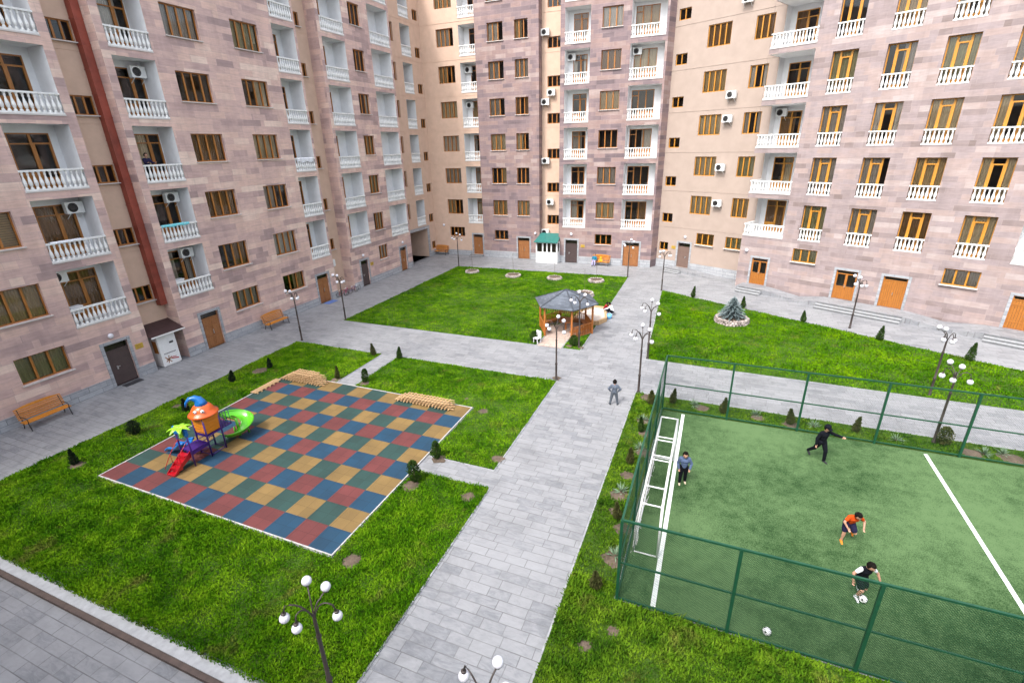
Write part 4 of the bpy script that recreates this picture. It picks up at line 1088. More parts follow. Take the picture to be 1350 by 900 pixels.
near1 = [(-26.08, 5.12), (-6.93, 5.12), (-6.93, 13.98), (-10.3, 13.98), (-10.3, 9.02), (-26.08, 9.02)]
side1 = [(-26.08, 9.02), (-22.6, 9.02), (-22.6, 19.5), (-19.05, 19.5), (-19.05, 23.77), (-26.08, 23.77)]
grass('grass', near1, [], 2300, .03, .085, .030, 'grass', label='lush front lawn between the playground and the grey kerb band', wild=.6, clump=.62)
grass('grass', side1, [], 1300, .03, .08, .032, 'grass', label='lawn strip between the playground and the left pavement', wild=.3, clump=.62)
grass('grass', L2, [], 1100, .03, .08, .032, 'grass', label='square lawn beyond the playground beside the wide path', wild=.4, clump=.62)
grass('grass', L3, [GAZP], 420, .04, .085, .045, 'grass', circles=[(-23.2, 45.4, .6), (-18.4, 45.0, .66), (-14.1, 45.2, .64), (-10, 45.4, .64), (-9.9, 40.4, .73)], label='large lawn around the gazebo', clump=.62)
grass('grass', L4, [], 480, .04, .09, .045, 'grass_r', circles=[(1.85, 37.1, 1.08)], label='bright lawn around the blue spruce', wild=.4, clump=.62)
grass('grass', [(-2.86, 5.3), (10, 5.3), (10, 10.68), (-1.5, 10.68), (-1.5, 11.2), (-2.86, 11.2)], [], 2300, .03, .10, .036, 'grass_s', label='thick weedy grass in front of the football cage', wild=1.2, clump=.6)
grass('grass', [(-2.86, 11.2), (-1.5, 11.2), (-1.5, 23.77), (-2.86, 23.77)], [], 1300, .03, .09, .032, 'grass_s', label='planting strip between the wide path and the cage', wild=.8, clump=.42)
grass('grass', [(-1.5, 22.48), (20, 22.48), (20, 23.77), (-1.5, 23.77)], [], 900, .025, .07, .032, 'grass_s', label='planting strip behind the football cage', clump=.42)
for x, y, r in GRASS_SOIL:
    mb = MB(); n = 14
    ring = [(x + r * (1 + .22 * math.sin(i * 2.3 + x)) * math.cos(2 * PI * i / n), y + r * (1 + .2 * math.cos(i * 1.7 + y)) * math.sin(2 * PI * i / n)) for i in range(n)]
    i0 = len(mb.v)
    mb.v += [(a, b, .022) for a, b in ring] + [(x, y, .022 + r * .16)]
    for i in range(n): mb.f.append((i, (i + 1) % n, n)); mb.m.append(0); mb.uv += [(0, 0)] * 3
    structure('bare_soil', mb, 'soil')

# granite band along the front lawn and the small link paths
mb = MB(); mb.box(-60, -7.0, 4.845, 5.17, -.1, .03); structure('kerb_band', mb, simple('pale_granite_band', (0.36, 0.37, 0.38), .75, .15, 5))
# ------------------------------------------------------------------ playground
pg = thing('playground_mat', 'chequered rubber playground floor of red, blue, yellow and green squares', 'rubber floor', (-16.4, 14.2, 0))
def rub(name, c):
    m, nt, bs, out = mk(name)
    tc = N(nt, 'ShaderNodeTexCoord')
    b = nt.nodes.new('ShaderNodeTexBrick'); b.offset = 0; b.squash = 1
    b.inputs['Scale'].default_value = 1; b.inputs['Brick Width'].default_value = .507; b.inputs['Row Height'].default_value = .517
    b.inputs['Mortar Size'].default_value = .006; b.inputs['Mortar Smooth'].default_value = .2
    b.inputs['Color1'].default_value = (*[x * .9 for x in c], 1); b.inputs['Color2'].default_value = (*[x * 1.1 for x in c], 1); b.inputs['Mortar'].default_value = (*[x * .45 for x in c], 1)
    mp = N(nt, 'ShaderNodeMapping'); mp.inputs['Location'].default_value = (22.48, -9.08, 0)
    nt.links.new(tc.outputs['Object'], mp.inputs[0]); nt.links.new(mp.outputs[0], b.inputs['Vector'])
    n1 = N(nt, 'ShaderNodeTexNoise', i_Scale=1.1, i_Detail=6.0); nt.links.new(tc.outputs['Object'], n1.inputs['Vector'])
    n2 = N(nt, 'ShaderNodeTexNoise', i_Scale=40.0, i_Detail=2.0); nt.links.new(tc.outputs['Object'], n2.inputs['Vector'])
    ad = N(nt, 'ShaderNodeMath', operation='ADD'); nt.links.new(n1.outputs['Fac'], ad.inputs[0]); nt.links.new(n2.outputs['Fac'], ad.inputs[1])
    mr = N(nt, 'ShaderNodeMapRange'); mr.inputs[1].default_value = .7; mr.inputs[2].default_value = 1.3; mr.inputs[3].default_value = .8; mr.inputs[4].default_value = 1.18
    nt.links.new(ad.outputs[0], mr.inputs[0])
    mx = N(nt, 'ShaderNodeMix', data_type='RGBA', blend_type='MULTIPLY'); mx.inputs[0].default_value = 1
    nt.links.new(b.outputs['Color'], mx.inputs[6]); nt.links.new(mr.outputs[0], mx.inputs[7]); nt.links.new(mx.outputs[2], bs.inputs['Base Color'])
    bs.inputs['Roughness'].default_value = .75
    M[name] = m
rub('rubber_red', (0.118, 0.028, 0.027)); rub('rubber_blue', (0.006, 0.041, 0.082)); rub('rubber_yellow', (0.178, 0.112, 0.036)); rub('rubber_green', (0.016, 0.048, 0.042))
mb = MB(); tw, th = (22.48 - 10.40) / 12, (19.38 - 9.12) / 10
for j in range(11):
    for i in range(13): mb.v.append((-22.48 + i * tw, 9.12 + j * th, .052))
for i in range(12):
    for j in range(10):
        p = j * 13 + i; mb.f.append((p, p + 1, p + 14, p + 13)); mb.m.append((i % 2) if j % 2 == 0 else 2 + (i % 2)); mb.uv += [(0, 0)] * 4
mb.obj('rubber_squares', ['rubber_red', 'rubber_blue', 'rubber_green', 'rubber_yellow'], pg, world=True)
mb = MB()
for a in ((-22.53, -22.48, 9.07, 19.43), (-10.40, -10.35, 9.07, 19.43), (-22.479, -10.401, 9.07, 9.12), (-22.479, -10.401, 19.38, 19.43)): mb.box(*a, .0, .062)
mb.obj('edge_strip', simple('pale_edge', (0.42, 0.41, 0.40), .7, .15), pg, world=True)

# ------------------------------------------------------------------ football cage
mb = MB(); mb.prism([(-1.42, 10.77), (21, 10.77), (21, 22.38), (-1.42, 22.38)], .004, .026); structure('artificial_turf', mb, 'turf')
mb = MB()
for a in ((-.47, -.33, 10.85, 22.25), (9.08, 9.21, 10.85, 22.2)): mb.box(*a, .02, .0295)
structure('pitch_lines', mb, 'line')
fc = thing('sports_fence', 'tall green chain link cage around the football pitch', 'fence', (-1.4, 10.75, 0))
FH = 2.92
posts = [(-1.4 + 2.93 * i, y) for i in range(8) for y in (10.72, 22.42)] + [(-1.4, 10.72 + 2.925 * i) for i in range(1, 4)]
for x, y in posts:
    mb = MB(); mb.box(x - .04, x + .04, y - .04, y + .04, 0, FH); mb.obj('post', 'fence', fc, world=True)
def rails(z):
    mb = MB(); r = .022 if z < FH - .2 else .028
    mb.box(-1.4, 19.1, 10.72 - r, 10.72 + r, z - r, z + r); mb.box(-1.4, 19.1, 22.42 - r, 22.42 + r, z - r, z + r)
    mb.box(-1.4 - r, -1.4 + r, 10.72 + r, 22.42 - r, z - r + .001, z + r - .001)
    mb.obj('rail', 'fence', fc, world=True)
for z in (FH, 1.45, .12): rails(z)
def netting(a, b, H, pitch=.062, w=.0062):
    a = Vector(a); b = Vector(b); L = (b - a).length; d = (b - a).normalized(); nrm = Vector((-d.y, d.x, 0))
    mb = MB(); n = int((L + H) / pitch)
    for i in range(n):
        t = i * pitch
        for sg in (1, -1):
            # diagonal from (t,0) to (t-H,H), clipped to 0..L
            z0_ = max(0, t - L); z1_ = min(H, t)
            if z1_ <= z0_: continue
            u0, u1 = t - z0_, t - z1_
            if sg < 0: u0, u1 = L - u0, L - u1
            p0 = a + d * u0 + Vector((0, 0, z0_ + .05)); p1 = a + d * u1 + Vector((0, 0, z1_ + .05))
            k = d * w
            e = nrm * (.004 * sg)
            mb.quad([p0 - k + e, p0 + k + e, p1 + k + e, p1 - k + e])
    return mb
mb = netting((-1.4, 10.70, 0), (19.1, 10.70, 0), FH - .05)
o_ = mb.obj('wire_mesh', 'net', fc, world=True)
netting((-1.4, 22.44, 0), (19.1, 22.44, 0), FH - .05, w=.0022, pitch=.075).obj('wire_mesh', 'net', fc, world=True)
netting((-1.42, 10.72, 0), (-1.42, 22.42, 0), FH - .05, w=.009).obj('wire_mesh', 'net', fc, world=True)

g = thing('football_goal', 'white steel goal with sagging cord net at the left end of the pitch', 'goal', (-.8, 15.45, 0))
mb = MB(); r = .04
y0, y1, xf, xb, zt = 12.72, 18.2, -.5, -1.13, 2.0
for y in (y0, y1): mb.tube([(xf, y, 0), (xf, y, zt)], r, 8)
mb.tube([(xf, y0, zt), (xf, y1, zt)], r, 8); mb.obj('front_frame', 'white_metal', g, world=True, smooth=True)
mb = MB()
mb.tube([(xb, y0, zt), (xb, y1, zt)], .028, 8)
for y in (y0, 13.62, 15.15, 15.42, 16.45, 16.68, y1): mb.tube([(xb, y, zt), (xf, y, zt)], .024, 6)
for y in (y0, y1):
    mb.tube([(xb, y, zt), (xb - .12, y, .05)], .025, 6); mb.tube([(xb - .12, y, .05), (xf, y, .05)], .025, 6)
mb.tube([(xb - .12, y0, .05), (xb - .12, y1, .05)], .025, 6)
mb.obj('rear_frame', 'white_metal', g, world=True, smooth=True)
mb = MB()
def cordline(p, q, w=.006):
    mb.bar(p, q, w, w)
ny, nz = 44, 15
def npt(i, j):
    y = y0 + (y1 - y0) * i / ny; t = j / nz
    return Vector((xb - .12 * (1 - t) - .06 * math.sin(t * PI) * (1 + .5 * math.sin(i * .8)), y, .03 + (zt - .05) * t * (1 - .02 * math.sin(i))))
for i in range(ny + 1):
    for j in range(nz):
        cordline(npt(i, j), npt(i, j + 1))
        if i < ny: cordline(npt(i, j), npt(i + 1, j))
for i in range(40):
    a = random.uniform(y0, y1); mb.bar((xb - .1 + random.uniform(-.1, .05), a, .04), (xb - .1 + random.uniform(-.1, .1), a + random.uniform(-.4, .4), .06 + random.uniform(0, .1)), .012, .012)
mb.obj('net', 'cord', g, world=True)

# footballs
def ball(x, y, z, r, label):
    mb = MB(); mb.ball((0, 0, 0), r, 16)
    b = mb.obj('football', 'p_white', smooth=True); b.location = (x, y, z); tag(b, label, 'ball')
    pm = MB()
    for k in range(10):
        a = k * 2.4; zz = -0.8 + 1.6 * k / 9; rr = math.sqrt(max(0, 1 - zz * zz))
        d = Vector((rr * math.cos(a), rr * math.sin(a), zz)); u = d.orthogonal().normalized(); v = d.cross(u)
        pm.quad([d * (r * 1.012) * .985 + (u * math.cos(q * 2 * PI / 5) + v * math.sin(q * 2 * PI / 5)) * r * .27 for q in range(5)])
    pm.obj('panel', 'print_dark', b)
ball(2.52, 11.05, .135, .11, 'white football lying at the foot of the near fence')

# ------------------------------------------------------------------ steps, platforms and ramps before the doors
def platform(F, s0, s1, depth, h, nstep, ramp_l=0, ramp_r=0, label='', sd=.32, st=None):
    st = st or (s0, s1)
    t = thing('entrance_steps', label, 'steps', tuple(F.P((s0 + s1) / 2, 0, -depth / 2)))
    off = Vector(t.location)
    R4 = Matrix.Translation(F.P(0, 0, 0)) @ Matrix.Rotation(F.ang, 4, 'Z')
    mb = MB(); mb.box(s0, s1, -depth, -.05, .0, h, 0, R4, uvs=True); mb.obj('landing', 'ground', t, world=True)
    mb = MB()
    for i in range(nstep):
        mb.box(st[0], st[1], -depth - sd * (i + 1), -depth - sd * i - .001, 0, h * (nstep - i) / (nstep + 1), 0, R4)
    mb.obj('steps', 'kerb', t, world=True)
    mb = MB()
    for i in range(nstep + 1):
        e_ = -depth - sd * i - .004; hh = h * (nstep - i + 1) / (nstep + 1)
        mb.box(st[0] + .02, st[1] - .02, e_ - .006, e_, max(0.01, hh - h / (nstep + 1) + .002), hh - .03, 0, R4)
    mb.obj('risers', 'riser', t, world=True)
    for a, b in ((s0, s0 - ramp_l), (s1, s1 + ramp_r)):
        if a == b: continue
        mb = MB(); q = lambda s, z, e: tuple(F.P(s, z, e))
        d0, d1 = .05, depth
        mb.quad([q(a, h, -d0), q(b, .005, -d0), q(b, .005, -d1), q(a, h, -d1)][:: 1 if b < a else -1])
        mb.quad([q(a, 0, -d1), q(a, h, -d1), q(b, .005, -d1)][:: 1 if b < a else -1])
        mb.obj('ramp', 'ground', t, world=True)
platform(FG, -15.9, -13.3, 1.2, .3, 2, 0, 2.9, 'low grey steps and ramp before the brown metal door of the sand coloured wing', st=(-15.6, -13.9))
platform(FS, -7.3, -5.0, 1.35, .42, 2, 0, 3.0, 'three grey steps with a side ramp under the glazed golden door', st=(-7.1, -5.1))
platform(FS, -.75, 4.75, 1.75, .42, 2, 2.3, 3.2, 'long grey steps shared by two golden doors of the pale stone block')
platform(FS, 8.9, 13.0, 2.0, .42, 2, 3.2, 2, 'grey steps before the planked door at the right edge', st=(9.1, 12.6))
platform(FB, -27.2, -25.5, .5, .2, 1, 0, 0, 'low grey step before the wooden door with a white notice')
# ------------------------------------------------------------------ street lamps
def lamp_proto():
    t = thing('street_lamp', '', 'street lamp', (0, 0, 0), group='five globe lamps of the courtyard')
    mb = MB(); mb.lathe([(.09, 0), (.09, .06), (.062, .10), (.058, .95), (.075, .97), (.075, 1.03), (.05, 1.06), (.046, 2.35), (.058, 2.37), (.058, 2.42), (.042, 2.45), (.036, 3.02), (.02, 3.1)], 10)
    mb.obj('pole', 'lamp_iron', t, smooth=True)
    # (azimuth, reach, apex height, globe height, upright?)
    for az, R_, zg, up in ((95, .42, 3.62, 1), (35, .40, 3.48, 1), (-20, .50, 2.98, 0), (-140, .42, 3.12, 0), (178, .55, 3.2, 0)):
        a = math.radians(az); u = Vector((math.cos(a), math.sin(a), 0))
        top = Vector((0, 0, 2.95)); end = u * R_ + Vector((0, 0, zg))
        if up: pts = arc(top, u * (R_ * .15) + Vector((0, 0, 3.3)), u * R_ * .55 + Vector((0, 0, zg - .18)), 4) + arc(u * R_ * .55 + Vector((0, 0, zg - .18)), u * R_ * .8 + Vector((0, 0, zg - .08)), end - Vector((0, 0, .1)) , 3)[1:]; cup = end - Vector((0, 0, .115))
        else: pts = arc(top, u * R_ * .35 + Vector((0, 0, 3.55)), u * R_ * .9 + Vector((0, 0, zg + .32)), 6) + [end + Vector((0, 0, .13))]; cup = end + Vector((0, 0, .105))
        mb = MB(); mb.tube(pts, .018, 6); mb.lathe([(.02, -.035), (.045, -.03), (.055, .03), (.02, .04)], 8, 0, cup.x, cup.y, cup.z)
        arm = mb.obj('arm', 'lamp_iron', t, smooth=True)
        gb = MB(); gb.ball(tuple(end), .110, 16); gb.obj('globe', 'globe', arm, smooth=True)
    return t
lp = lamp_proto()
lamps = [(-7.32, 23.9, 0.0, 'at the square lawn corner, left of the wide path'), (-2.78, 23.92, .1, 'at the planting strip corner, right of the path'),
         (-2.93, 28.5, .0, 'at the near corner of the spruce lawn'), (-7.35, 28.95, .3, 'close before the gazebo railing'),
         (-26.0, 24.1, 2.2, 'near the second left bench'), (-25.9, 28.6, 2.0, 'near the bicycles, at the gazebo lawn corner'),
         (-25.8, 47.3, .5, 'before the far corner bench and archway'), (-7.45, 47.9, -.3, 'at the gazebo lawn far right corner'),
         (-3.8, 44.0, 2.9, 'before the sand coloured wing steps'), (9.4, 38.2, .9, 'before the glazed double door'),
         (11.0, 28.25, 1.0, 'on the right part of the spruce lawn'), (9.75, 23.35, .35, 'with a brown shrub at its foot'),
         (-7.05, 5.4, .78, 'in the front lawn, nearest the camera'), (-2.85, 5.1, -.35, 'rising from below onto the wide path')]
for i, (x, y, rz, w) in enumerate(lamps):
    l = 'black lamp post with white globes ' + w
    if i == 0: lp.location = (x, y, 0); lp.rotation_euler = (0, 0, rz); lp['label'] = l
    else: dup(lp, (x, y, 0), rz, l)

# ------------------------------------------------------------------ benches
def bench_proto():
    t = thing('park_bench', '', 'bench', (0, 0, 0), group='orange slatted benches by the walls')
    L = 1.95
    mb = MB()
    for i in range(5): mb.box(-L / 2, L / 2, -.22 + i * .095, -.22 + i * .095 + .068, .40, .435)
    mb.obj('seat', 'bench', t)
    mb = MB()
    for i in range(5):
        z = .50 + i * .095; y = .27 + i * .03
        mb.box(-L / 2, L / 2, y, y + .03, z, z + .062)
    # arched top board
    n = 10
    for i in range(n):
        x0 = -L / 2 + L * i / n; x1 = x0 + L / n; h = lambda x: .05 + .09 * max(0, 1 - (x / (L * .42)) ** 2) ** .5
        mb.quad([(x0, .42, .975), (x1, .42, .975), (x1, .43, .975 + h(x1)), (x0, .43, .975 + h(x0))]); mb.quad([(x1, .455, .975), (x0, .455, .975), (x0, .46, .975 + h(x0)), (x1, .46, .975 + h(x1))])
        mb.quad([(x0, .43, .975 + h(x0)), (x1, .43, .975 + h(x1)), (x1, .46, .975 + h(x1)), (x0, .46, .975 + h(x0))])
    mb.obj('backrest', 'bench', t)
    for s in (-1, 1):
        mb = MB(); x = s * (L / 2 - .12)
        mb.tube([(x, -.30, 0), (x, -.26, .2), (x, -.22, .39), (x, .2, .39), (x, .30, .2), (x, .36, 0)], .022, 6)
        mb.tube([(x, .24, .39), (x, .30, .55), (x, .42, 1.0)], .02, 6); mb.tube([(x, -.24, .39), (x, -.27, .6), (x, -.1, .66), (x, .3, .64)], .018, 6)
        mb.obj('leg', 'black', t, smooth=True)
    return t
bp_ = bench_proto()
bl = [(-30.0, 11.1, PI / 2, 'orange wooden bench with arched back against the near left wall'), (-30.05, 25.85, PI / 2, 'orange wooden bench on the left pavement beside a lamp post'),
      (-31.2, 52.75, 0.0, 'orange wooden bench in the far corner beside the archway'), (-11.1, 52.15, 0.0, 'orange wooden bench with a seated person under the centre block window')]
for i, (x, y, rz, l) in enumerate(bl):
    if i == 0: bp_.location = (x, y, 0); bp_.rotation_euler = (0, 0, rz); bp_['label'] = l
    else: dup(bp_, (x, y, 0), rz, l)

# ------------------------------------------------------------------ air conditioners
def ac_proto():
    t = thing('air_conditioner', '', 'air conditioner', (0, 0, 0), group='white outdoor air conditioner units')
    mb = MB(); mb.box(-.42, .42, -.42, -.14, 0, .58); mb.obj('casing', 'ac', t)
    mb = MB()
    mb.lathe([(.235, 0), (.235, .012), (.205, .016), (.2, .0)], 20); mb2 = MB(); 
    me = mb.mesh('fan_ring', 'black'); 
    o = put('fan_ring', me, t, (-.1, -.42, .29)); o.rotation_euler = (PI / 2, 0, 0)
    fb = MB()
    for k in range(6): a = k * PI / 3; fb.bar((0, 0, .008), (.2 * math.cos(a), .2 * math.sin(a), .008), .012, .006)
    fb.lathe([(.06, 0.0), (.06, .015)], 10)
    for k in range(3): fb.lathe([(.07 + .045 * k, .006), (.078 + .045 * k, .01)], 18)
    o = put('fan_grille', fb.mesh('fan_grille', 'black'), t, (-.1, -.422, .29)); o.rotation_euler = (PI / 2, 0, 0)
    mb = MB()
    for x in (-.3, .3): mb.box(x - .02, x + .02, -.42, 0, -.045, -.005); mb.bar((x, -.4, -.04), (x, -.02, -.3), .025, .025)
    mb.obj('bracket', 'ac', t)
    return t
acp = ac_proto(); ac_n = [0]
def ac(F, s, z, e, l, turn=0.0):
    p = F.P(s, z, e)
    l = 'white air conditioner ' + l
    if ac_n[0] == 0: acp.location = p; acp.rotation_euler = (0, 0, F.ang + turn); acp['label'] = l; ac_n[0] = 1
    else: dup(acp, p, F.ang + turn, l)
for s, z, l in ((-11.4, ZR[3] + .45, 'on the sand coloured wall between windows, fourth upper floor'), (-11.5, ZR[2] + 2.1, 'on the sand coloured wall between windows, third upper floor'),
                (-11.6, ZR[1] + 1.6, 'on the sand coloured wall between windows, second upper floor'), (-11.5, ZR[0] + 2.0, 'on the sand coloured wall, lowest of its column')): ac(FG, s, z, 0, l)
ac(FG, -11.0, ZR[5] + .3, 0, 'on the sand coloured wall, topmost of its column')
for s, z, l in ((-17.95, 22.6, 'topmost, in the plaster slot beside the centre block'), (-17.3, 17.2, 'upper of a close pair in the plaster slot'), (-17.95, 16.35, 'lower of a close pair in the plaster slot'),
                (-17.9, 10.6, 'in the plaster slot above a stair window, second upper floor'), (-17.4, 6.3, 'in the plaster slot between the two lowest stair windows'), (-17.95, 3.0, 'just above the green canopy of the white kiosk')): ac(F2, s, z - .2, 0, l)
ac(FLr, 34.3, 2.6, 0, 'low in the plaster bay above the bicycles')
wallx = [(FL, 16.72, ZL[1] + 2.25, 'in the near left balcony above a wooden door, second upper floor'), (FL, 22.1, ZL[0] + 2.25, 'in the lowest balcony right of the red duct'), (FL, 22.1, ZL[1] + 2.25, 'in the balcony with the turquoise blanket'),
         (FL, 22.1, ZL[3] + 2.25, 'in the fourth floor balcony right of the red duct')]
for F, s, z, l in wallx: ac(F, s - .45, z - .05, 1.35, l)
for F, s, z, e, l in [(FL, 14.45, ZL[0] + 2.3, 1.35, 'in the lowest near left balcony, on its left side'), (F3, -15.15, ZL[4] + 2.2, 1.35, 'in the fifth floor narrow balcony of the centre block'),
                      (F3, -8.75, ZL[4] + 2.2, 1.35, 'in the fifth floor wide balcony of the centre block'), (FB, -26.9, ZL[4] + 2.0, 1.35, 'in the corner wing balcony, fifth upper floor'), (FB, -26.9, ZL[3] + 2.0, 1.35, 'in the corner wing balcony, fourth upper floor'),
                      (FS, -7.4, ZR[2] + 2.35, 3.0, 'in the corner balcony of the pale block, third upper floor')]: ac(F, s, z, e, l)

# wall lamps and plaques
def wall_lamp(F, s, z, l, e=0.0):
    t = thing('wall_lamp', l, 'wall lamp', tuple(F.P(s, z, e - .05)), F.ang)
    mb = MB(); mb.ball((0, -.02, 0), .15, 14, 0, 1, .6, 1); mb.obj('shade', 'globe', t, smooth=True)
    mb = MB(); mb.box(-.08, .08, 0.03, .06, -.08, .08); mb.obj('base', 'ac', t)
wall_lamp(FL, 15.35, 2.95, 'round white wall lamp above the brown metal door near the left bench')
wall_lamp(FL, 37.75, 2.95, 'round white wall lamp above the dark door beyond the bicycles'); wall_lamp(FL, 44.4, 3.0, 'round white wall lamp above the last wooden door before the archway')
wall_lamp(FB, -30.75, 3.55, 'round white wall lamp on the peach wall above the far corner bench'); wall_lamp(F3, -14.55, 3.15, 'round white wall lamp above the dark door of the centre block', 0)
wall_lamp(FG, -14.45, 3.4, 'round white wall lamp above the brown door of the sand coloured wing'); wall_lamp(FS, -7.4, 3.3, 'round white wall lamp left of the first glazed golden door')
wall_lamp(F1, -18.9, 3.0, 'round white wall lamp at the edge of the centre block beside the kiosk')
def plaque(F, s, z, l, e=0.0):
    mb = MB(); mb.box(-.22, .22, -.03, 0, -.15, .15); mb.box(-.19, .19, -.035, -.0301, -.12, .12)
    t = put('door_plaque', mb.mesh('door_plaque', 'plaque'), None, F.P(s, z, e), F.ang, label=l, cat='sign')
    mb = MB()
    for i in range(4): mb.box(-.15, .15 - .05 * (i % 2), -.038, -.0351, .07 - i * .055, .085 - i * .055)
    put('lettering', mb.mesh('lettering', 'print_brown'), t)
plaque(FL, 16.62, 1.85, 'brass plaque beside the brown metal door on the left'); plaque(FL, 38.95, 1.9, 'brass plaque beside the dark door beyond the bicycles')
plaque(F3, -13.25, 1.9, 'brass plaque beside the dark door of the centre block'); plaque(FG, -15.65, 2.2, 'brass plaque beside the brown door of the sand coloured wing')

# brown canopy, vending machine, kiosk
cn = thing('door_canopy', 'dark brown sloping canopy in the plaster bay over the vending machine', 'canopy', (-31.3, 18.3, 2.1))
mb = MB(); 
mb.quad([(-31.98, 17.22, 2.62), (-30.62, 17.22, 2.12), (-30.62, 19.33, 2.12), (-31.98, 19.33, 2.62)]); mb.quad([(-31.98, 19.33, 2.57), (-30.62, 19.33, 2.07), (-30.62, 17.22, 2.07), (-31.98, 17.22, 2.57)])
mb.quad([(-31.98, 17.22, 2.57), (-30.62, 17.22, 2.07), (-30.62, 17.22, 2.12), (-31.98, 17.22, 2.62)]); mb.quad([(-31.98, 19.33, 2.62), (-30.62, 19.33, 2.12), (-30.62, 19.33, 2.07), (-31.98, 19.33, 2.57)])
mb.obj('roof_sheet', 'canopy_brown', cn, world=True)
mb = MB(); mb.box(-30.62, -30.58, 17.22, 19.33, 2.05, 2.13); mb.obj('gutter', 'ac', cn, world=True)
vm = thing('vending_machine', 'white vending cabinet with red and brown printed emblem under the brown canopy', 'vending machine', (-31.25, 18.17, 0))
mb = MB(); mb.box(-31.65, -30.85, 17.62, 18.74, .06, 2.0); mb.box(-31.6, -30.9, 17.67, 18.69, 0, .06); mb.obj('cabinet', 'ac', vm, world=True)
mb = MB(); mb.box(-30.85, -30.843, 18.3, 18.55, 1.38, 1.5); mb.obj('display', 'print_dark', vm, world=True)
mb = MB()
y = 17.82
for k in range(10): mb.box(-30.85, -30.844, y, y + .045, .78 + .012 * (k % 2), .85); y += .075
mb.obj('lettering', 'print_dark', vm, world=True)
mb = MB()
for k, (a, b, c, d) in enumerate([(17.8, .62, 18.15, .2), (17.82, .3, 18.2, .55), (17.95, .18, 18.05, .66), (17.85, .45, 18.25, .4)]): mb.bar((-30.846, a, b), (-30.846, c, d), .006, .05)
mb.obj('emblem', 'print_brown', vm, world=True)
mb = MB(); mb.bar((-30.845, 18.2, .42), (-30.845, 18.62, .32), .006, .07); mb.bar((-30.845, 18.15, .5), (-30.845, 18.5, .47), .006, .04); mb.obj('emblem_text', 'print_red', vm, world=True)
vs = MB(); vs.box(-31.4, -31.0, 17.615, 17.62, .9, 1.7); vs.obj('side_panel', 'wood_l', vm, world=True)

kk = thing('kiosk', 'white porch kiosk with narrow windows and a green sloping roof', 'kiosk', (-17.1, 52.8, 0))
mb = MB(); mb.box(-18.35, -15.85, 51.75, 53.1, 0, 1.22); 
for x in (-18.35, -17.62, -17.13, -16.63, -16.0): mb.box(x, x + (.15 if x != -16.0 else .15), 51.75, 51.83, 1.22, 2.25)
mb.box(-18.35, -15.85, 51.75, 51.83, 2.2, 2.35); mb.box(-18.35, -18.27, 51.83, 53.1, 1.22, 2.3); mb.box(-15.93, -15.85, 51.83, 53.1, 2.2, 2.3); mb.box(-15.93, -15.85, 51.83, 51.95, 1.22, 2.2); mb.box(-15.93, -15.85, 52.6, 52.69, 1.22, 2.2)
mb.obj('wall', 'ac', kk, world=True)
mb = MB(); mb.quad([(-18.3, 51.79, 1.22), (-15.9, 51.79, 1.22), (-15.9, 51.79, 2.25), (-18.3, 51.79, 2.25)]); mb.quad([(-15.89, 51.8, 1.22), (-15.89, 53, 1.22), (-15.89, 53, 2.2), (-15.89, 51.8, 2.2)]); mb.obj('pane', 'glass', kk, world=True)
mb = MB(); mb.box(-18.2, -16.0, 52.0, 53.0, 1.23, 2.2); mb.obj('interior', 'interior', kk, world=True)
mb = MB(); mb.prism([(-18.5, 51.45), (-15.75, 51.45), (-15.75, 51.55), (-18.5, 51.55)], 2.3, 2.36)
mb.quad([(-18.5, 51.45, 2.36), (-15.75, 51.45, 2.36), (-15.95, 53.6, 3.02), (-18.3, 53.6, 3.02)]); mb.quad([(-15.75, 51.45, 2.33), (-18.5, 51.45, 2.33), (-18.3, 53.6, 2.97), (-15.95, 53.6, 2.97)])
for i in range(9): x = -18.35 + i * .3; mb.bar((x, 51.46, 2.37), (x, 53.55, 3.02), .03, .02)
mb.obj('roof', 'p_teal', kk, world=True)

# ------------------------------------------------------------------ pallets
def slat_stack(name, label, x0, x1, y0, y1, layers, group, seed):
    R = random.Random(seed)
    t = thing(name, label, 'wooden slats', ((x0 + x1) / 2, (y0 + y1) / 2, .052), group=group)
    z = .055; a0, a1 = x0, x1; along = (x1 - x0) > (y1 - y0)
    for k in range(layers):
        mb = MB(); dx = R.uniform(-.05, .05)
        if along:
            w = y1 - y0; sh = .0 + k * .14
            xa, xb = x0 + sh + dx + (.1 * k), x1 - sh * .9 + dx
            for yy in (y0 + w * .3, y0 + w * .7): mb.box(xa, xb, yy, yy + .06, z, z + .049)
            n = max(4, int((xb - xa) / .185))
            for i in range(n):
                xx = xa + (xb - xa) * i / n; j = R.uniform(-.04, .04)
                mb.box(xx, xx + .06, y0 + j, y1 + j, z + .050, z + .092)
            for q in range(3): mb.box(xa + .02 * q, xb + R.uniform(-.1, .15), y0 + w * (.1 + .36 * q), y0 + w * (.1 + .36 * q) + .045, z + .093, z + .112)
        else:
            w = x1 - x0
            for xx in (x0 + .02, x0 + w * .36, x0 + w * .7): mb.box(xx, xx + .1, y0, y1, z + .056, z + .082)
            n = int((y1 - y0) / .26)
            for i in range(n): yy = y0 + .08 + (y1 - y0 - .1) * i / n; mb.box(x0 - .05, x1 + .05, yy, yy + .07, z, z + .055)
        mb.obj('slat_panel', 'pallet', t, world=True); z += .115
slat_stack('slat_stack', 'tall stack of pale wooden slat panels at the far left corner of the playground', -22.35, -19.3, 18.62, 19.3, 5, 'stacked wooden slat panels', 3)
slat_stack('slat_stack', 'low spread stack of pale wooden slat panels near the far right corner of the playground', -14.5, -11.15, 18.65, 19.3, 3, 'stacked wooden slat panels', 8)
slat_stack('slat_stack', 'single flat wooden slat panel lying along the left edge of the playground', -22.62, -22.2, 16.75, 18.55, 1, 'stacked wooden slat panels', 4)

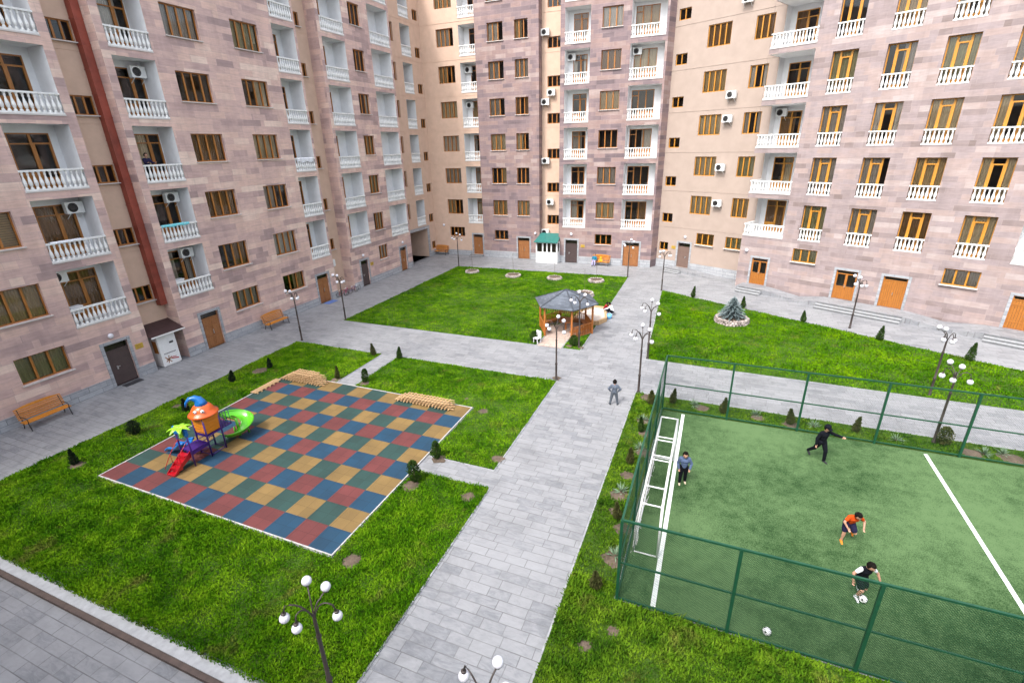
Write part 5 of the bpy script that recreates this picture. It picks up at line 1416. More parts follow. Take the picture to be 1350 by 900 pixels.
# ------------------------------------------------------------------ playset
ps = thing('climbing_playset', 'plastic playset with orange house, blue hat roof, palm and green spiral slide', 'playset', (-19.4, 11.9, .05))
P0 = Vector((-19.4, 11.9, .05))
def pobj(mb, name, mat, smooth=False, parent=None):
    o = mb.obj(name, mat, parent or ps, smooth=smooth)
    o.location = -P0 if parent is None else ZERO
    return o
z0 = .055
tx0, tx1, ty0, ty1 = -19.9, -19.22, 11.76, 12.46
for x in (tx0, tx1):
    for y in (ty0, ty1):
        mb = MB(); mb.tube([(x, y, z0), (x, y, 1.95)], .035, 8); pobj(mb, 'post', 'p_purple', True)
for x in (-19.9, -19.24):
    mb = MB(); mb.tube([(x, 10.98, z0), (x, 10.98, 1.75)], .035, 8); pobj(mb, 'post', 'p_purple', True)
mb = MB(); mb.box(tx0 - .02, tx1 + .02, ty0, ty1 + .02, 1.0, 1.07); mb.box(tx0, tx1, ty1 + .02, 13.0, 1.0, 1.05); pobj(mb, 'deck', 'p_purple')
mb = MB(); mb.box(-19.88, -19.24, 11.0, 11.74, .72, .78); mb.box(-19.6, -19.24, 11.0, 11.74, .60, .70); pobj(mb, 'lower_deck', 'p_purple')
mb = MB()
for x in (tx0, tx1): mb.tube([(x, ty0, .12), (x, ty1, .12)], .02, 6); 
for y in (ty0, ty1): mb.tube([(tx0, y, .12), (tx1, y, .12)], .02, 6)
for k in range(4): mb.tube([(tx0, ty1, .95 - .2 * k), (tx0, ty0, .95 - .2 * k)], .018, 6)
for k in range(4): mb.tube([(tx1 + .0, ty1 + .05 + .15 * k, 1.05), (tx1, ty1 + .05 + .15 * k, 1.75)], .014, 6); mb.tube([(tx0, ty1 + .05 + .15 * k, 1.05), (tx0, ty1 + .05 + .15 * k, 1.75)], .014, 6)
for x in (tx0, tx1): mb.tube([(x, ty1, 1.75), (x, 13.0, 1.75)], .018, 6)
pobj(mb, 'bars', 'p_purple', True)
mb = MB()   # flared orange house walls
a, b = .40, .45; cx, cy = (tx0 + tx1) / 2, (ty0 + ty1) / 2
def ring(h, s): return [(cx - s, cy - s, h), (cx + s, cy - s, h), (cx + s, cy + s, h), (cx - s, cy + s, h)]
r0, r1 = ring(1.12, .335), ring(1.98, .385)
for k in range(4): mb.quad([r0[k], r0[(k + 1) % 4], r1[(k + 1) % 4], r1[k]])
hs = pobj(mb, 'house_wall', 'p_amber')
mb = MB()
for k in (0, 1, 2, 3):
    p, q = Vector(r0[k]), Vector(r0[(k + 1) % 4]); P, Q = Vector(r1[k]), Vector(r1[(k + 1) % 4])
    n_ = (q - p).cross(P - p).normalized() * .012
    for t0 in (.12, .3, .48, .66, .84):
        mb.bar(p.lerp(P, t0) + (q - p) * .06 + n_, q.lerp(Q, t0) - (q - p) * .06 + n_, .012, .016)
mb.obj('wall_ribs', 'p_amber', hs)
mb = MB(); mb.lathe([(.52, -.06), (.60, -.01), (.57, .05), (.48, .11), (.43, .22), (.35, .35), (.25, .43), (.001, .46)], 24, 0, cx, cy, 1.95); hat = pobj(mb, 'roof', 'p_orange', True)
mb = MB(); pts = [(cx, cy, 2.32), (cx - .03, cy, 2.46), (cx - .09, cy - .02, 2.58), (cx - .2, cy - .1, 2.67), (cx - .34, cy - .22, 2.66), (cx - .43, cy - .33, 2.52), (cx - .44, cy - .38, 2.34)]
mb.tube(pts, [.27, .22, .18, .13, .085, .055, .04], 12); mb.obj('hat_tip', 'p_blue', hat, smooth=True)
mb = MB()
for ang in (-75, -35): a = math.radians(ang); mb.ball((cx + .42 * math.cos(a), cy + .42 * math.sin(a), 2.2), .075, 10)
mb.obj('eye', 'p_white', hat, smooth=True)
mb = MB()
for ang in (-75, -35): a = math.radians(ang); mb.ball((cx + .49 * math.cos(a), cy + .49 * math.sin(a), 2.21), .03, 8)
mb.obj('pupil', 'print_dark', hat)
# palm canopy over the lower deck
mb = MB()
for x, y in ((-19.24, 10.98), (-19.9, 10.98)):
    mb.tube([(x, y, 1.5), (x, y, 1.86)], [.06, .075], 8)
mb.box(-19.96, -19.18, 10.93, 11.03, 1.55, 1.85); pobj(mb, 'arch_panel', 'p_blue')
mb = MB(); c = Vector((-19.42, 10.9, 1.92))
mb.tube([c - Vector((0, 0, .42)), c], [.09, .07], 8)
for k in range(7):
    a = 2 * PI * k / 7 + .3; u = Vector((math.cos(a), math.sin(a), 0)); s_ = Vector((-u.y, u.x, 0))
    prev = None
    for i in range(6):
        t = i / 5; p = c + u * (.46 * t) + Vector((0, 0, .10 * math.sin(t * 2.6) - .10 * t * t)); w_ = .10 * math.sin(PI * min(.97, t * .85 + .13))
        cur = (p - s_ * w_ - Vector((0, 0, .035)), p, p + s_ * w_ - Vector((0, 0, .035)))
        if prev:
            mb.quad([prev[0], cur[0], cur[1], prev[1]]); mb.quad([prev[1], cur[1], cur[2], prev[2]])
        prev = cur
pobj(mb, 'palm_leaves', 'p_lime', False)
# red steps
mb = MB()
for k in range(4):
    y = 10.92 - .2 * k; z = .70 - .18 * k
    mb.box(-19.78, -19.36, y - .2, y + .02, max(.06, z - .18), z - .04)
for x in (-19.80, -19.36): 
    mb.quad([(x, 10.98, .5), (x, 10.98, .78), (x, 10.12, .12), (x, 10.12, .055)]); mb.quad([(x + .03, 10.12, .055), (x + .03, 10.12, .12), (x + .03, 10.98, .78), (x + .03, 10.98, .5)]); mb.quad([(x, 10.98, .78), (x + .03, 10.98, .78), (x + .03, 10.12, .12), (x, 10.12, .12)])
pobj(mb, 'steps', 'p_red')
mb = MB()
for x in (-19.86, -19.32): mb.tube(arc((x, 10.98, 1.25), (x, 10.6, 1.0), (x, 10.15, .3), 6), .014, 6); mb.tube([(x, 10.5, .35), (x, 10.5, .82)], .012, 6)
pobj(mb, 'handrail', 'p_red', True)
# blue wave slide to the left
mb = MB(); prev = None
for i in range(19):
    t = i / 18; x = -19.93 - 1.35 * t; z = .76 - .62 * t + .055 * math.sin(t * 3 * PI); cur = []
    for j in range(7):
        a = -1 + 2 * j / 6; cur.append((x, 11.38 + .22 * a, z + .13 * a * a * a * a + .0))
    if prev:
        for j in range(6): mb.quad([prev[j], cur[j], cur[j + 1], prev[j + 1]])
        for j in range(6): mb.quad([tuple(Vector(prev[j + 1]) - Vector((0, 0, .05))), tuple(Vector(cur[j + 1]) - Vector((0, 0, .05))), tuple(Vector(cur[j]) - Vector((0, 0, .05))), tuple(Vector(prev[j]) - Vector((0, 0, .05)))])
    prev = cur
for s_ in (-1, 1): mb.tube([(-19.93 - 1.35 * i / 18, 11.38 + s_ * .24, .76 - .62 * i / 18 + .055 * math.sin(i / 18 * 3 * PI) + .12) for i in range(19)], .055, 6)
pobj(mb, 'slide', 'p_blue', True)
# green spiral slide
mb = MB(); C = Vector((-19.5, 13.42, 0)); prev = None; outer = []; inner = []
for i in range(34):
    t = i / 33; a = math.radians(205 - 330 * t); z = 1.02 - .86 * t; R_ = .44; row = []
    for j in range(8):
        b = -1 + 2 * j / 7; rr = R_ + .26 * b; zz = z + (.20 * max(0, b) ** 2 + .10 * max(0, -b) ** 2)
        row.append(Vector((C.x + rr * math.cos(a), C.y + rr * math.sin(a), zz)))
    outer.append(row[-1]); inner.append(row[0])
    if prev:
        for j in range(7):
            mb.quad([prev[j], prev[j + 1], row[j + 1], row[j]]); mb.quad([row[j] - Vector((0, 0, .045)), row[j + 1] - Vector((0, 0, .045)), prev[j + 1] - Vector((0, 0, .045)), prev[j] - Vector((0, 0, .045))])
    prev = row
mb.tube(outer, .035, 6); mb.tube(inner, .03, 6)
pobj(mb, 'spiral_slide', 'p_green', True)
mb = MB(); mb.tube([(C.x, C.y, .06), (C.x, C.y, .95)], .06, 10); mb.tube([(C.x - .02, C.y, .9), (C.x - .3, C.y - .35, 1.25)], .045, 8)
for a in (60, 170): mb.bar((C.x + .4 * math.cos(math.radians(a)), C.y + .4 * math.sin(math.radians(a)), .06), (C.x + .35 * math.cos(math.radians(a)), C.y + .35 * math.sin(math.radians(a)), .4), .07, .05)
pobj(mb, 'slide_support', 'p_green', True)
mb = MB(); mb.tube(arc((C.x - .52, C.y - .42, 1.05), (C.x - .3, C.y - .4, 1.75), (C.x - .1, C.y - .42, 1.05), 8), .03, 6); pobj(mb, 'entry_hoop', 'p_green', True)

# ------------------------------------------------------------------ gazebo, sandbox
gz = thing('gazebo', 'hexagonal wooden gazebo with grey shingle roof at the corner of the far lawn', 'gazebo', (-9.0, 31.9, 0))
gc = Vector((-9.05, 31.75, 0)); hexv = []
for k in range(6):
    a = math.radians(-90 - 30 - 2 + 60 * k); hexv.append(gc + Vector((math.cos(a), math.sin(a), 0)) * 1.92)
for v in hexv:
    mb = MB(); mb.box(v.x - .06, v.x + .06, v.y - .06, v.y + .06, .0, 2.25); mb.obj('post', 'gazebo_wood', gz, world=True)
for k in range(6):
    a, b = hexv[k], hexv[(k + 1) % 6]
    if k != 0:
        mb = MB(); mb.bar(a + Vector((0, 0, .82)), b + Vector((0, 0, .82)), .07, .05); mb.bar(a + Vector((0, 0, .12)), b + Vector((0, 0, .12)), .06, .05)
        n = 13
        for i in range(1, n):
            p = a.lerp(b, i / n); mb.bar(p + Vector((0, 0, .12)), p + Vector((0, 0, .8)), .09, .02, up=(b - a).normalized())
        mb.obj('railing', 'gazebo_wood', gz, world=True)
        mb = MB(); ins = (gc - (a + b) / 2).normalized()
        p, q = a + ins * .25, b + ins * .25; p = p.lerp(q, .08); q2 = q.lerp(p, .08)
        mb.bar(p + Vector((0, 0, .42)), q2 + Vector((0, 0, .42)), .34, .04); mb.obj('bench_board', 'gazebo_wood', gz, world=True)
    mb = MB(); mb.bar(a + Vector((0, 0, 2.2)), b + Vector((0, 0, 2.2)), .08, .12)
    n = 15
    for i in range(n):
        p = a.lerp(b, (i + .5) / n); L_ = .26 + .05 * (i % 2); mb.bar(p + Vector((0, 0, 2.14)), p + Vector((0, 0, 2.14 - L_)), .085, .018, up=(b - a).normalized())
    mb.obj('valance', 'gazebo_trim', gz, world=True)
mb = MB(); mb.prism([(v.x * 1.0 + (gc.x - v.x) * .02, v.y + (gc.y - v.y) * .02) for v in hexv], .012, .07); mb.obj('floor', 'pink_paving', gz, world=True)
mb = MB(); ap = gc + Vector((0, 0, 3.02)); ev = [gc + (v - gc) * 1.2 + Vector((0, 0, 2.2)) for v in hexv]
for k in range(6):
    a, b = ev[k], ev[(k + 1) % 6]; L_ = (b - a).length; S_ = (ap - (a + b) / 2).length
    mb.quad([a, b, ap], 0, [(0, 0), (L_, 0), (L_ / 2, S_)]); mb.quad([b - Vector((0, 0, .05)), a - Vector((0, 0, .05)), ap - Vector((0, 0, .05))], 0, [(0, 0), (1, 0), (1, 1)]); mb.quad([a - Vector((0, 0, .05)), b - Vector((0, 0, .05)), b, a], 0, [(0, 0), (1, 0), (1, .1), (0, .1)])
rf = mb.obj('roof', 'slate', gz, world=True)
mb = MB()
for k in range(6): mb.bar(ev[k] + Vector((0, 0, .012)), ap + Vector((0, 0, .012)), .10, .02)
mb.obj('ridge', 'slate', rf)
mb = MB(); mb.lathe([(.5, .70), (.5, .74)], 14, 0, gc.x, gc.y); mb.lathe([(.07, .07), (.05, .70)], 8, 0, gc.x, gc.y)
tb_ = mb.obj('garden_table', 'gazebo_wood'); tb_.location = (0, 0, 0); tag(tb_, 'round wooden table standing inside the gazebo', 'table')
mb = MB(); mb.box(-10.0, -8.4, 28.38, 30.15, .01, .045); structure('gazebo_path', mb, 'pink_paving')
mb = MB(); mb.box(-10.1, -10.003, 28.38, 30.15, .01, .06); mb.box(-8.397, -8.3, 28.38, 30.0, .01, .06); structure('path_kerb', mb, 'kerb')
sb = thing('sandbox', 'wooden framed sandbox with pale sand beside the gazebo', 'sandbox', (-8.0, 35.3, 0))
sp = [(-8.95, 33.75), (-7.95, 33.35), (-7.15, 33.5), (-6.75, 34.5), (-7.35, 36.95), (-8.95, 37.1)]
mb = MB()
for k in range(6): mb.bar((*sp[k], .16), (*sp[(k + 1) % 6], .16), .16, .30)
mb.obj('frame', 'pallet', sb, world=True)
mb = MB(); mb.prism(sp, .02, .2); mb.obj('sand', 'sand', sb, world=True)
mb = MB(); mb.lathe([(.001, 0), (.11, 0), (.14, .26), (.12, .26), (.10, .03), (.001, .03)], 14); b_ = mb.obj('bucket', 'p_sky', smooth=True, label='light blue bucket on the path beside the sandbox', cat='bucket'); b_.location = (-6.65, 35.2, .0); b_.scale = (1.5, 1.5, 1.3)
mb = MB(); mb.tube(arc((-.13, 0, .25), (0, .02, .45), (.13, 0, .25), 6), .008, 5); mb.obj('handle', 'p_white', b_)

# little white chair
ch = thing('garden_chair', 'small white plastic chair on the lawn left of the gazebo', 'chair', (-10.15, 28.75, .02), -.4)
mb = MB(); mb.box(-.2, .2, -.2, .18, .36, .39); mb.obj('seat', 'p_white', ch)
mb = MB(); mb.box(-.2, -.15, .16, .2, .39, .85); mb.box(.15, .2, .16, .2, .39, .85); mb.box(-.15, .15, .16, .2, .76, .85); [mb.box(x, x + .035, .165, .195, .39, .76) for x in (-.1, -.02, .06)]; mb.obj('backrest', 'p_white', ch)
for x in (-.18, .15):
    for y in (-.18, .15): mb = MB(); mb.box(x, x + .035, y, y + .035, 0, .36); mb.obj('leg', 'p_white', ch)

# ------------------------------------------------------------------ stone planters with saplings
def planter(x, y, r, h, label, sap=True, seed=1):
    R = random.Random(seed)
    t = thing('stone_planter', label, 'planter', (x, y, .02), group=None)
    mb = MB()
    for row in range(3 if h > .3 else 2):
        n = int(2 * PI * r / .22)
        for i in range(n):
            a = 2 * PI * (i + .5 * (row % 2)) / n; rr = r * (1 - .03 * row) + R.uniform(-.03, .03); s = R.uniform(.10, .14)
            mb.ball((rr * math.cos(a), rr * math.sin(a), .07 + row * h / 3.2), s, 7, 0, R.uniform(.9, 1.2), R.uniform(.9, 1.2), R.uniform(.65, .9))
    mb.obj('stone_ring', 'rubble', t)
    mb = MB(); mb.lathe([(r * .93, 0), (r * .93, h * .72), (.001, h * .85)], 20); mb.obj('soil', 'soil', t)
    if sap:
        s = thing('sapling', 'bare thin sapling in the ' + label.replace('round whitewashed ', ''), 'young tree', (x, y, .02 + h * .7))
        mb = MB(); p = [(0, 0, 0), (.02, .01, .7), (-.01, .02, 1.5), (.02, 0, 2.2)]; mb.tube(p, [.014, .011, .008, .004], 5)
        mb.obj('trunk', 'bark', s)
        mb = MB()
        for k in range(9): z = .8 + k * .15; a = R.uniform(0, 6.3); mb.tube([(0, 0, z), (.2 * math.cos(a), .2 * math.sin(a), z + .28)], [.006, .002], 4)
        mb.obj('crown', 'bark', s)
    return t
planter(-23.2, 45.4, .62, .30, 'round whitewashed stone planter, leftmost of the row on the far lawn', seed=2)
planter(-18.4, 45.0, .68, .30, 'round whitewashed stone planter, second from left on the far lawn', seed=3)
planter(-14.1, 45.2, .66, .30, 'round whitewashed stone planter on the far lawn opposite the kiosk', seed=4)
planter(-10.0, 45.4, .66, .30, 'round whitewashed stone planter on the far lawn opposite the occupied bench', seed=5)
planter(-9.9, 40.4, .75, .32, 'round whitewashed stone planter behind the gazebo roof', seed=6)
planter(1.85, 37.1, 1.1, .40, 'wide pinkish rubble planter ring holding the blue spruce', sap=False, seed=7)

# ------------------------------------------------------------------ conifers and shrubs
def leaf_cloud(mb, fn, n, size, R):
    for i in range(n):
        p, out = fn(i); s = size * R.uniform(.6, 1.4)
        u = Vector((R.uniform(-1, 1), R.uniform(-1, 1), R.uniform(-.3, 1))).normalized(); u = (u * .6 + out * .7).normalized(); v = u.cross(Vector((R.uniform(-1, 1), R.uniform(-1, 1), R.uniform(-1, 1)))).normalized()
        mb.quad([p, p + u * s * .5 + v * s * .22, p + u * s, p + u * s * .5 - v * s * .22])
def conifer(name, label, x, y, h, r, mat, seed, round_=False, cat='shrub', group='small conifers planted along the lawns', lean=0):
    R = random.Random(seed)
    t = thing(name, label, cat, (x, y, .02), R.uniform(0, 6), group); t.rotation_euler = (R.uniform(-.09, .09), R.uniform(-.09, .09), t.rotation_euler[2])
    mb = MB(); mb.tube([(0, 0, -.02), (0, 0, h * .5), (0, 0, h * .93)], [.022 + h * .008, .016, .004], 6); mb.obj('trunk', 'bark', t)
    mb = MB()
    lobes = [(R.uniform(0, 6.3), R.uniform(.1, .9), R.uniform(.7, 1.25)) for _ in range(9)]
    def f(i):
        t_ = R.random() ** (1.25 if not round_ else 1.0); a = R.uniform(0, 2 * PI)
        if round_: rr = r * math.sqrt(max(.05, 1 - (2 * t_ * .95 - .9) ** 2))
        else: rr = r * (1 - t_) ** .75 * min(1, .45 + t_ * 3.2)
        m_ = 1
        for la, lt, lm in lobes: m_ += .28 * (lm - .9) * 2 * math.exp(-((math.cos(a - la) - 1) ** 2) * 3 - ((t_ - lt) * 3.5) ** 2)
        rr *= m_ * R.uniform(.05, 1.06) ** .5
        return Vector((rr * math.cos(a), rr * math.sin(a), .03 + t_ * h * .95)), Vector((math.cos(a) * .5, math.sin(a) * .5, .9)).normalized()
    leaf_cloud(mb, f, int(1500 * (h * r / .28) ** .7) + 500, .07, R)
    mb.obj('foliage', mat, t)
    return t
con = [(-9.82, 14.98, 1.0, .2, 'leaf_dark', 'slim thuja at the playground edge, just beyond the link path'), (-9.88, 13.35, 1.15, .26, 'leaf_dark', 'full thuja at the playground edge, on the near side of the link path'),
       (-17.45, 20.0, .95, .22, 'leaf_dark', 'small dark thuja right of the narrow far path beside the playground'), (-19.25, 19.85, .9, .17, 'leaf_brown', 'slim brownish thuja left of the narrow far path beside the slat stack'),
       (-17.5, 23.5, .9, .28, 'leaf_dark', 'bushy thuja on the right where the narrow path meets the cross path'), (-19.4, 23.45, .95, .24, 'leaf_brown', 'brownish thuja on the left where the narrow path meets the cross path'),
       (-24.4, 9.25, .85, .22, 'leaf_black', 'dark shrub nearest the camera on the left lawn strip'), (-24.4, 11.8, .8, .30, 'leaf_black', 'round dark shrub on the left lawn strip opposite the blue slide'),
       (-24.2, 14.2, .8, .24, 'leaf_black', 'dark shrub behind the blue hat roof of the playset'), (-24.9, 17.5, .8, .26, 'leaf_black', 'dark shrub on the left lawn strip before the slat panel'), (-24.3, 19.7, .75, .24, 'leaf_black', 'dark shrub on the left lawn strip nearest the tall slat stack'),
       (-1.95, 22.75, .85, .32, 'leaf_brown', 'brownish thuja beside the cage corner and the lamp post'), (-1.0, 23.2, .95, .24, 'leaf_brown', 'brownish thuja just inside the corner behind the cage'),
       (-2.05, 20.0, .85, .22, 'leaf_dark', 'dark thuja in the path strip level with the far end of the goal'), (-2.15, 17.4, .85, .22, 'leaf_brown', 'brown thuja in the path strip level with the middle of the goal'), (-2.0, 14.0, .8, .22, 'leaf_brown', 'dry thuja in the path strip level with the near end of the goal'),
       (-2.05, 10.9, .7, .24, 'leaf_brown', 'dry brown thuja at the near corner of the cage'), (1.35, 23.0, .95, .26, 'leaf_brown', 'brownish thuja behind the first far fence post'), (4.25, 22.95, .9, .26, 'leaf_brown', 'brownish thuja behind the second far fence post'),
       (6.85, 23.2, .85, .22, 'leaf_brown', 'sparse thuja behind the man in black'), (10.0, 23.25, .95, .30, 'leaf_brown', 'brown shrub around the foot of the lamp behind the cage'), (12.9, 23.2, .9, .25, 'leaf_brown', 'dark shrub behind the cage at the right edge'),
       (-1.1, 42.6, 1.1, .26, 'leaf_dark', 'small thuja at the far left of the spruce lawn'), (2.7, 40.7, 1.05, .3, 'leaf_dark', 'dark thuja just behind the blue spruce'), (6.6, 38.5, .95, .26, 'leaf_dark', 'small thuja on the far edge of the spruce lawn beside a lamp'),
       (10.6, 36.1, 1.15, .3, 'leaf_dark', 'thuja on the far edge of the spruce lawn opposite the planked door'), (14.5, 34.0, 1.3, .32, 'leaf_dark', 'larger thuja rising above a lamp at the right of the spruce lawn'),
       (-10.45, 28.95, .8, .35, 'leaf_dark', 'round green bush behind the white chair by the gazebo'), (-7.75, 29.1, .8, .38, 'leaf_dark', 'round green bush before the gazebo railing beside its lamp')]
for i, (x, y, h, r, m_, l) in enumerate(con):
    conifer('conifer_shrub', l, x, y, h * .88, r * .78, m_, 50 + i, round_=('round' in l))

def spruce(x, y, h, r):
    R = random.Random(4); t = thing('blue_spruce', 'blue spruce tree growing in the rubble ring on the bright lawn', 'spruce tree', (x, y, .3))
    mb = MB(); mb.tube([(0, 0, 0), (0, 0, h * .9), (0, 0, h)], [.05, .015, .006], 7); mb.obj('trunk', 'bark', t)
    mb = MB()
    L_ = 11
    for k in range(L_):
        z = .15 + (h - .35) * (k / (L_ - 1)) ** .9; R_ = r * (1 - k / L_) ** .8 + .05; nb = max(5, 15 - k)
        for b in range(nb):
            a = 2 * PI * (b + .5 * (k % 2)) / nb + R.uniform(-.15, .15); rr = R_ * R.uniform(.8, 1.12); u = Vector((math.cos(a), math.sin(a), 0)); s_ = Vector((-u.y, u.x, 0))
            m_ = max(5, int(rr / .05))
            for i in range(m_):
                tt = (i + 1) / m_; p = Vector((0, 0, z)) + u * rr * tt + Vector((0, 0, .10 * math.sin(tt * 2.2) - .13 * tt))
                for q in range(12):
                    sp_ = .19 * (1 - tt * .5); d_ = (s_ * R.uniform(-1, 1) + u * R.uniform(.1, .9) + Vector((0, 0, R.uniform(-.15, .45)))).normalized()
                    e = p + d_ * sp_ * R.uniform(.6, 1); w_ = d_.cross(Vector((0, 0, 1))).normalized() * .026
                    mb.quad([p - w_, e, p + w_])
    for q in range(60):
        z = h * R.uniform(.8, 1.0); a = R.uniform(0, 6.3); p = Vector((0, 0, z)); e = p + Vector((math.cos(a) * .1, math.sin(a) * .1, .06)); mb.quad([p + Vector((.01, 0, 0)), e, p - Vector((.01, 0, 0))])
    mb.obj('crown', 'spruce', t)
spruce(1.85, 37.1, 1.65, .92)

def yucca(x, y, s, label, seed):
    R = random.Random(seed); t = thing('yucca_plant', label, 'yucca', (x, y, .02), 0, 'yuccas in the planting strips')
    mb = MB()
    for i in range(34):
        a = R.uniform(0, 6.3); el = R.uniform(.25, 1.35); L_ = s * R.uniform(.7, 1.1); u = Vector((math.cos(a) * math.cos(el), math.sin(a) * math.cos(el), math.sin(el))); w = u.cross(Vector((0, 0, 1))).normalized() * .02
        m_ = u * L_ * .5 + Vector((0, 0, 0)); e = u * L_ - Vector((0, 0, .08 * L_ / s * (1.3 - el)))
        mb.quad([(0, 0, .02), m_ + w, e, m_ - w])
    mb.obj('leaves', 'yucca', t)
    mb = MB(); mb.lathe([(.04, 0), (.035, .08), (.001, .1)], 7); mb.obj('stem', 'bark', t)
for i, (x, y, l) in enumerate([(-2.15, 21.0, 'spiky yucca in the path strip beside the far end of the cage'), (-1.9, 18.6, 'spiky yucca in the path strip near the goal centre'), (-2.15, 15.5, 'spiky yucca in the path strip near the near end of the goal'),
                               (-1.75, 12.3, 'reddish dry yucca in the path strip near the cage corner'), (.05, 23.3, 'yucca behind the far fence between its first two posts'), (2.85, 23.25, 'yucca behind the far fence between its second and third posts'),
                               (5.2, 23.05, 'yucca behind the far fence beside the man in black'), (8.3, 22.95, 'grey yucca behind the far fence left of the lamp'), (11.3, 22.95, 'yucca behind the far fence at the right edge'), (12.0, 23.2, 'thin yucca behind the far fence, last before the right edge')]):
    yucca(x, y, .42, l, 200 + i)

# ------------------------------------------------------------------ bicycles by the plaster bay
def bicycle(x, y, rz, mat, label, s=.72):
    t = thing('bicycle', label, 'bicycle', (x, y, 0), rz, 'bicycles parked under the plaster bay', scale=s)
    for wx in (-.5, .5):
        mb = MB(); pts = [(wx + .32 * math.cos(a * PI / 10), 0, .33 + .32 * math.sin(a * PI / 10)) for a in range(21)]; mb.tube(pts, .022, 6, cap=False)
        w = mb.obj('wheel', 'black', t)
        mb = MB()
        for k in range(8): a = k * PI / 4; mb.bar((wx, 0, .33), (wx + .31 * math.cos(a), 0, .33 + .31 * math.sin(a)), .007, .007)
        mb.obj('spokes', 'steel', w)
    mb = MB(); A_, B_, C_, D_, E_ = (-.5, 0, .33), (-.05, 0, .30), (-.2, 0, .78), (.36, 0, .80), (.5, 0, .33)
    for p, q in ((A_, B_), (A_, C_), (B_, C_), (B_, D_), (C_, D_), (D_, E_)): mb.tube([p, q], .02, 6)
    mb.obj('frame', mat, t, smooth=True)
    mb = MB(); mb.box(-.32, -.1, -.07, .07, .84, .89); mb.obj('saddle', 'p_white', t)
    mb = MB(); mb.tube([(.36, 0, .8), (.33, 0, .98)], .015, 6); mb.tube([(.25, -.25, 1.0), (.33, 0, .98), (.25, .25, 1.0)], .015, 6); mb.obj('handlebar', 'steel', t)
for i, (x, y, rz, m_, l) in enumerate([(-30.6, 33.9, 1.2, 'p_red', 'red bicycle, nearest of the small bicycles beside the lamp'), (-30.7, 34.6, 1.9, 'p_pink', 'pink bicycle in the middle of the parked row'), (-30.5, 35.3, 1.45, 'p_purple', 'purple bicycle, third in the parked row'), (-30.6, 36.0, 1.8, 'p_white', 'white and pink bicycle nearest the dark door')]):
    bicycle(x, y, rz, m_, l)
mb = MB(); mb.box(-30.75, -30.15, 31.6, 32.75, .004, .03); o = mb.obj('door_mat', 'mat_blue'); tag(o, 'blue mat before the second wooden door of the left block', 'door mat')
mb = MB(); mb.box(-30.75, -30.3, 15.0, 16.0, .004, .025); o = mb.obj('door_mat', 'print_dark'); tag(o, 'dark mat before the brown metal door', 'door mat')

# things on balconies
def laundry(F, s0, s1, z, mat, label, e=-.03, drop=.35):
    mb = MB(); n = 14
    for i in range(n):
        a = s0 + (s1 - s0) * i / n; b = s0 + (s1 - s0) * (i + 1) / n; w = lambda k: .025 * math.sin(k * 1.7)
        P_ = lambda s, zz, ee: F.P(s, zz, ee)
        prof = [(z - drop * (1 - .2 * math.sin(i)), e - .02), (z - .05, e - .03), (z + .02, e + .02), (z + .025, e + .14), (z - .04, e + .2), (z - drop * .8, e + .21)]
        for (z1_, e1_), (z2_, e2_) in zip(prof[:-1], prof[1:]):
            mb.quad([P_(a, z1_, e1_ + w(i)), P_(b, z1_, e1_ + w(i + 1)), P_(b, z2_, e2_ + w(i + 1)), P_(a, z2_, e2_ + w(i))])
    o = mb.obj('blanket', mat, smooth=True); tag(o, label, 'laundry')
laundry(FL, 19.85, 21.6, ZL[1] + 1.0, 'turquoise', 'turquoise blanket hung over the balcony rail right of the red duct', drop=.12)
laundry(FL, 31.5, 33.2, ZL[2] + 1.0, 'white_cloth', 'white sheet hung over a third floor balcony rail', drop=.3)
laundry(FL, 14.2, 15.6, ZL[1] + 1.0, 'white_cloth', 'white cloth laid on the near left balcony rail, second floor', drop=.06)
laundry(FS, -6.0, -4.8, ZR[0] + 1.0, 'white_cloth', 'white cloth on the lowest corner balcony of the pale block', drop=.12)
laundry(F3, -7.8, -6.3, ZL[0] + 1.0, 'white_cloth', 'white towel on the lowest wide balcony of the centre block', drop=.12)
def crate(F, s, z, e, label):
    mb = MB(); R4 = Matrix.Translation(F.P(s, z, e)) @ Matrix.Rotation(F.ang, 4, 'Z')
    mb.box(0, .55, 0, .4, 0, .32, 0, R4); o = mb.obj('foam_box', 'ac'); tag(o, label, 'box'); mb = MB(); mb.box(-.02, .57, -.02, .42, .32, .37, 0, R4); mb.obj('lid', 'p_white', o)
crate(FL, 19.95, ZL[0] + .72, .25, 'white foam box standing behind the lowest balcony rail right of the duct')
crate(FL, 14.2, ZL[0] + .66, .3, 'white foam box behind the lowest near left balcony rail')
# stands so the boxes do not hover
for s, zz, e, l in ((19.95, ZL[0], .25, 'wooden stool under the foam box right of the duct'), (14.2, ZL[0], .3, 'wooden stool under the foam box on the near left balcony')):
    mb = MB(); R4 = Matrix.Translation(FL.P(s, zz, e)) @ Matrix.Rotation(FL.ang, 4, 'Z'); top = .72 if s > 19 else .66
    mb.box(0, .55, 0, .4, top - .05, top, 0, R4)
    for a in (.02, .48):
        for b in (.02, .33): mb.box(a, a + .05, b, b + .05, 0, top - .05, 0, R4)
    o = mb.obj('stool', 'gazebo_wood'); tag(o, l, 'stool')
ball(*ball_args)
# ------------------------------------------------------------------ the building the camera looks out of (unseen; height and setback shaped for the courtyard shade)
NBd = thing('apartment_building', 'unseen stone block behind the viewpoint, shaped for its shade on the courtyard', 'building', (0, -10, 0))
FN = Facade(NBd, (30, -5.0), (-1, 0))
WN = Wall(FN, -14, 62, -.1, 15.5, 'stone_wall', ('stone_r',))
WN.finish(left=12, right=12)

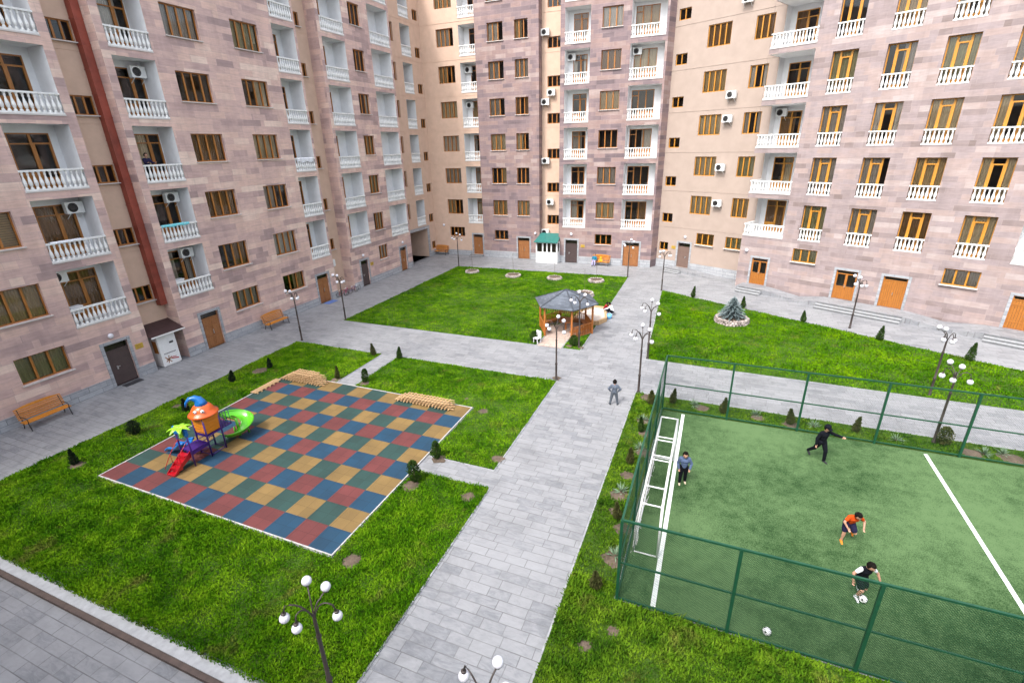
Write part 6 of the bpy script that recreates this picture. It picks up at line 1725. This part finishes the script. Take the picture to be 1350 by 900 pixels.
# ------------------------------------------------------------------ world, sun, camera
w = bpy.data.worlds.new('World'); S.world = w; w.use_nodes = True
nt = w.node_tree
for n in list(nt.nodes): nt.nodes.remove(n)
out = nt.nodes.new('ShaderNodeOutputWorld'); bg = nt.nodes.new('ShaderNodeBackground'); sky = nt.nodes.new('ShaderNodeTexSky')
SUN_EL, SUN_AZ = math.radians(54), math.atan2(-.94, -.34)     # direction to the sun in the XY plane
sky.sky_type = 'NISHITA'; sky.sun_disc = False; sky.sun_elevation = SUN_EL
sky.sun_rotation = PI / 2 - SUN_AZ
sky.dust_density = 4.0; sky.ozone_density = 1.0; sky.air_density = 1.0
bg.inputs[1].default_value = SKY_S
hs_ = nt.nodes.new('ShaderNodeHueSaturation'); hs_.inputs['Saturation'].default_value = .45   # thin high cloud pales the blue
nt.links.new(sky.outputs[0], hs_.inputs['Color']); nt.links.new(hs_.outputs[0], bg.inputs[0]); nt.links.new(bg.outputs[0], out.inputs[0])
sd = bpy.data.lights.new('sun', 'SUN'); sd.energy = SUN_S; sd.angle = math.radians(SUN_A); sd.color = (1.0, .97, .93)
so = bpy.data.objects.new('sun', sd); COL.objects.link(so)
to = Vector((math.cos(SUN_AZ) * math.cos(SUN_EL), math.sin(SUN_AZ) * math.cos(SUN_EL), math.sin(SUN_EL)))
so.rotation_euler = to.to_track_quat('Z', 'Y').to_euler(); so.location = (0, 0, 60)

F_PX, PITCH, ROLL, YAW = 647.5, .379, -.0276, math.radians(22.6)
cd = bpy.data.cameras.new('camera'); cam = bpy.data.objects.new('camera', cd); COL.objects.link(cam)
cd.sensor_fit = 'HORIZONTAL'; cd.sensor_width = 36; cd.lens = F_PX / 1350 * 36; cd.clip_start = .1; cd.clip_end = 1000
f_h = Vector((-math.sin(YAW), math.cos(YAW), 0)); rgt = Vector((math.cos(YAW), math.sin(YAW), 0))
fwd = f_h * math.cos(PITCH) - Vector((0, 0, math.sin(PITCH))); upv = f_h * math.sin(PITCH) + Vector((0, 0, math.cos(PITCH)))
r_ = rgt * math.cos(ROLL) + upv * math.sin(ROLL); u_ = -rgt * math.sin(ROLL) + upv * math.cos(ROLL)
Mx = Matrix((r_, u_, -fwd)).transposed().to_4x4(); Mx.translation = (0, 0, 12.31)
cam.matrix_world = Mx
S.camera = cam
vs_ = S.view_settings; vs_.view_transform = 'Standard'; vs_.look = 'None'; vs_.gamma = 1; vs_.exposure = EXPO
S.render.engine = 'CYCLES'
cy = S.cycles; cy.max_bounces = 8; cy.transparent_max_bounces = 16; cy.diffuse_bounces = 3; cy.glossy_bounces = 2; cy.use_denoising = True
S.render.resolution_x, S.render.resolution_y = 1024, 682
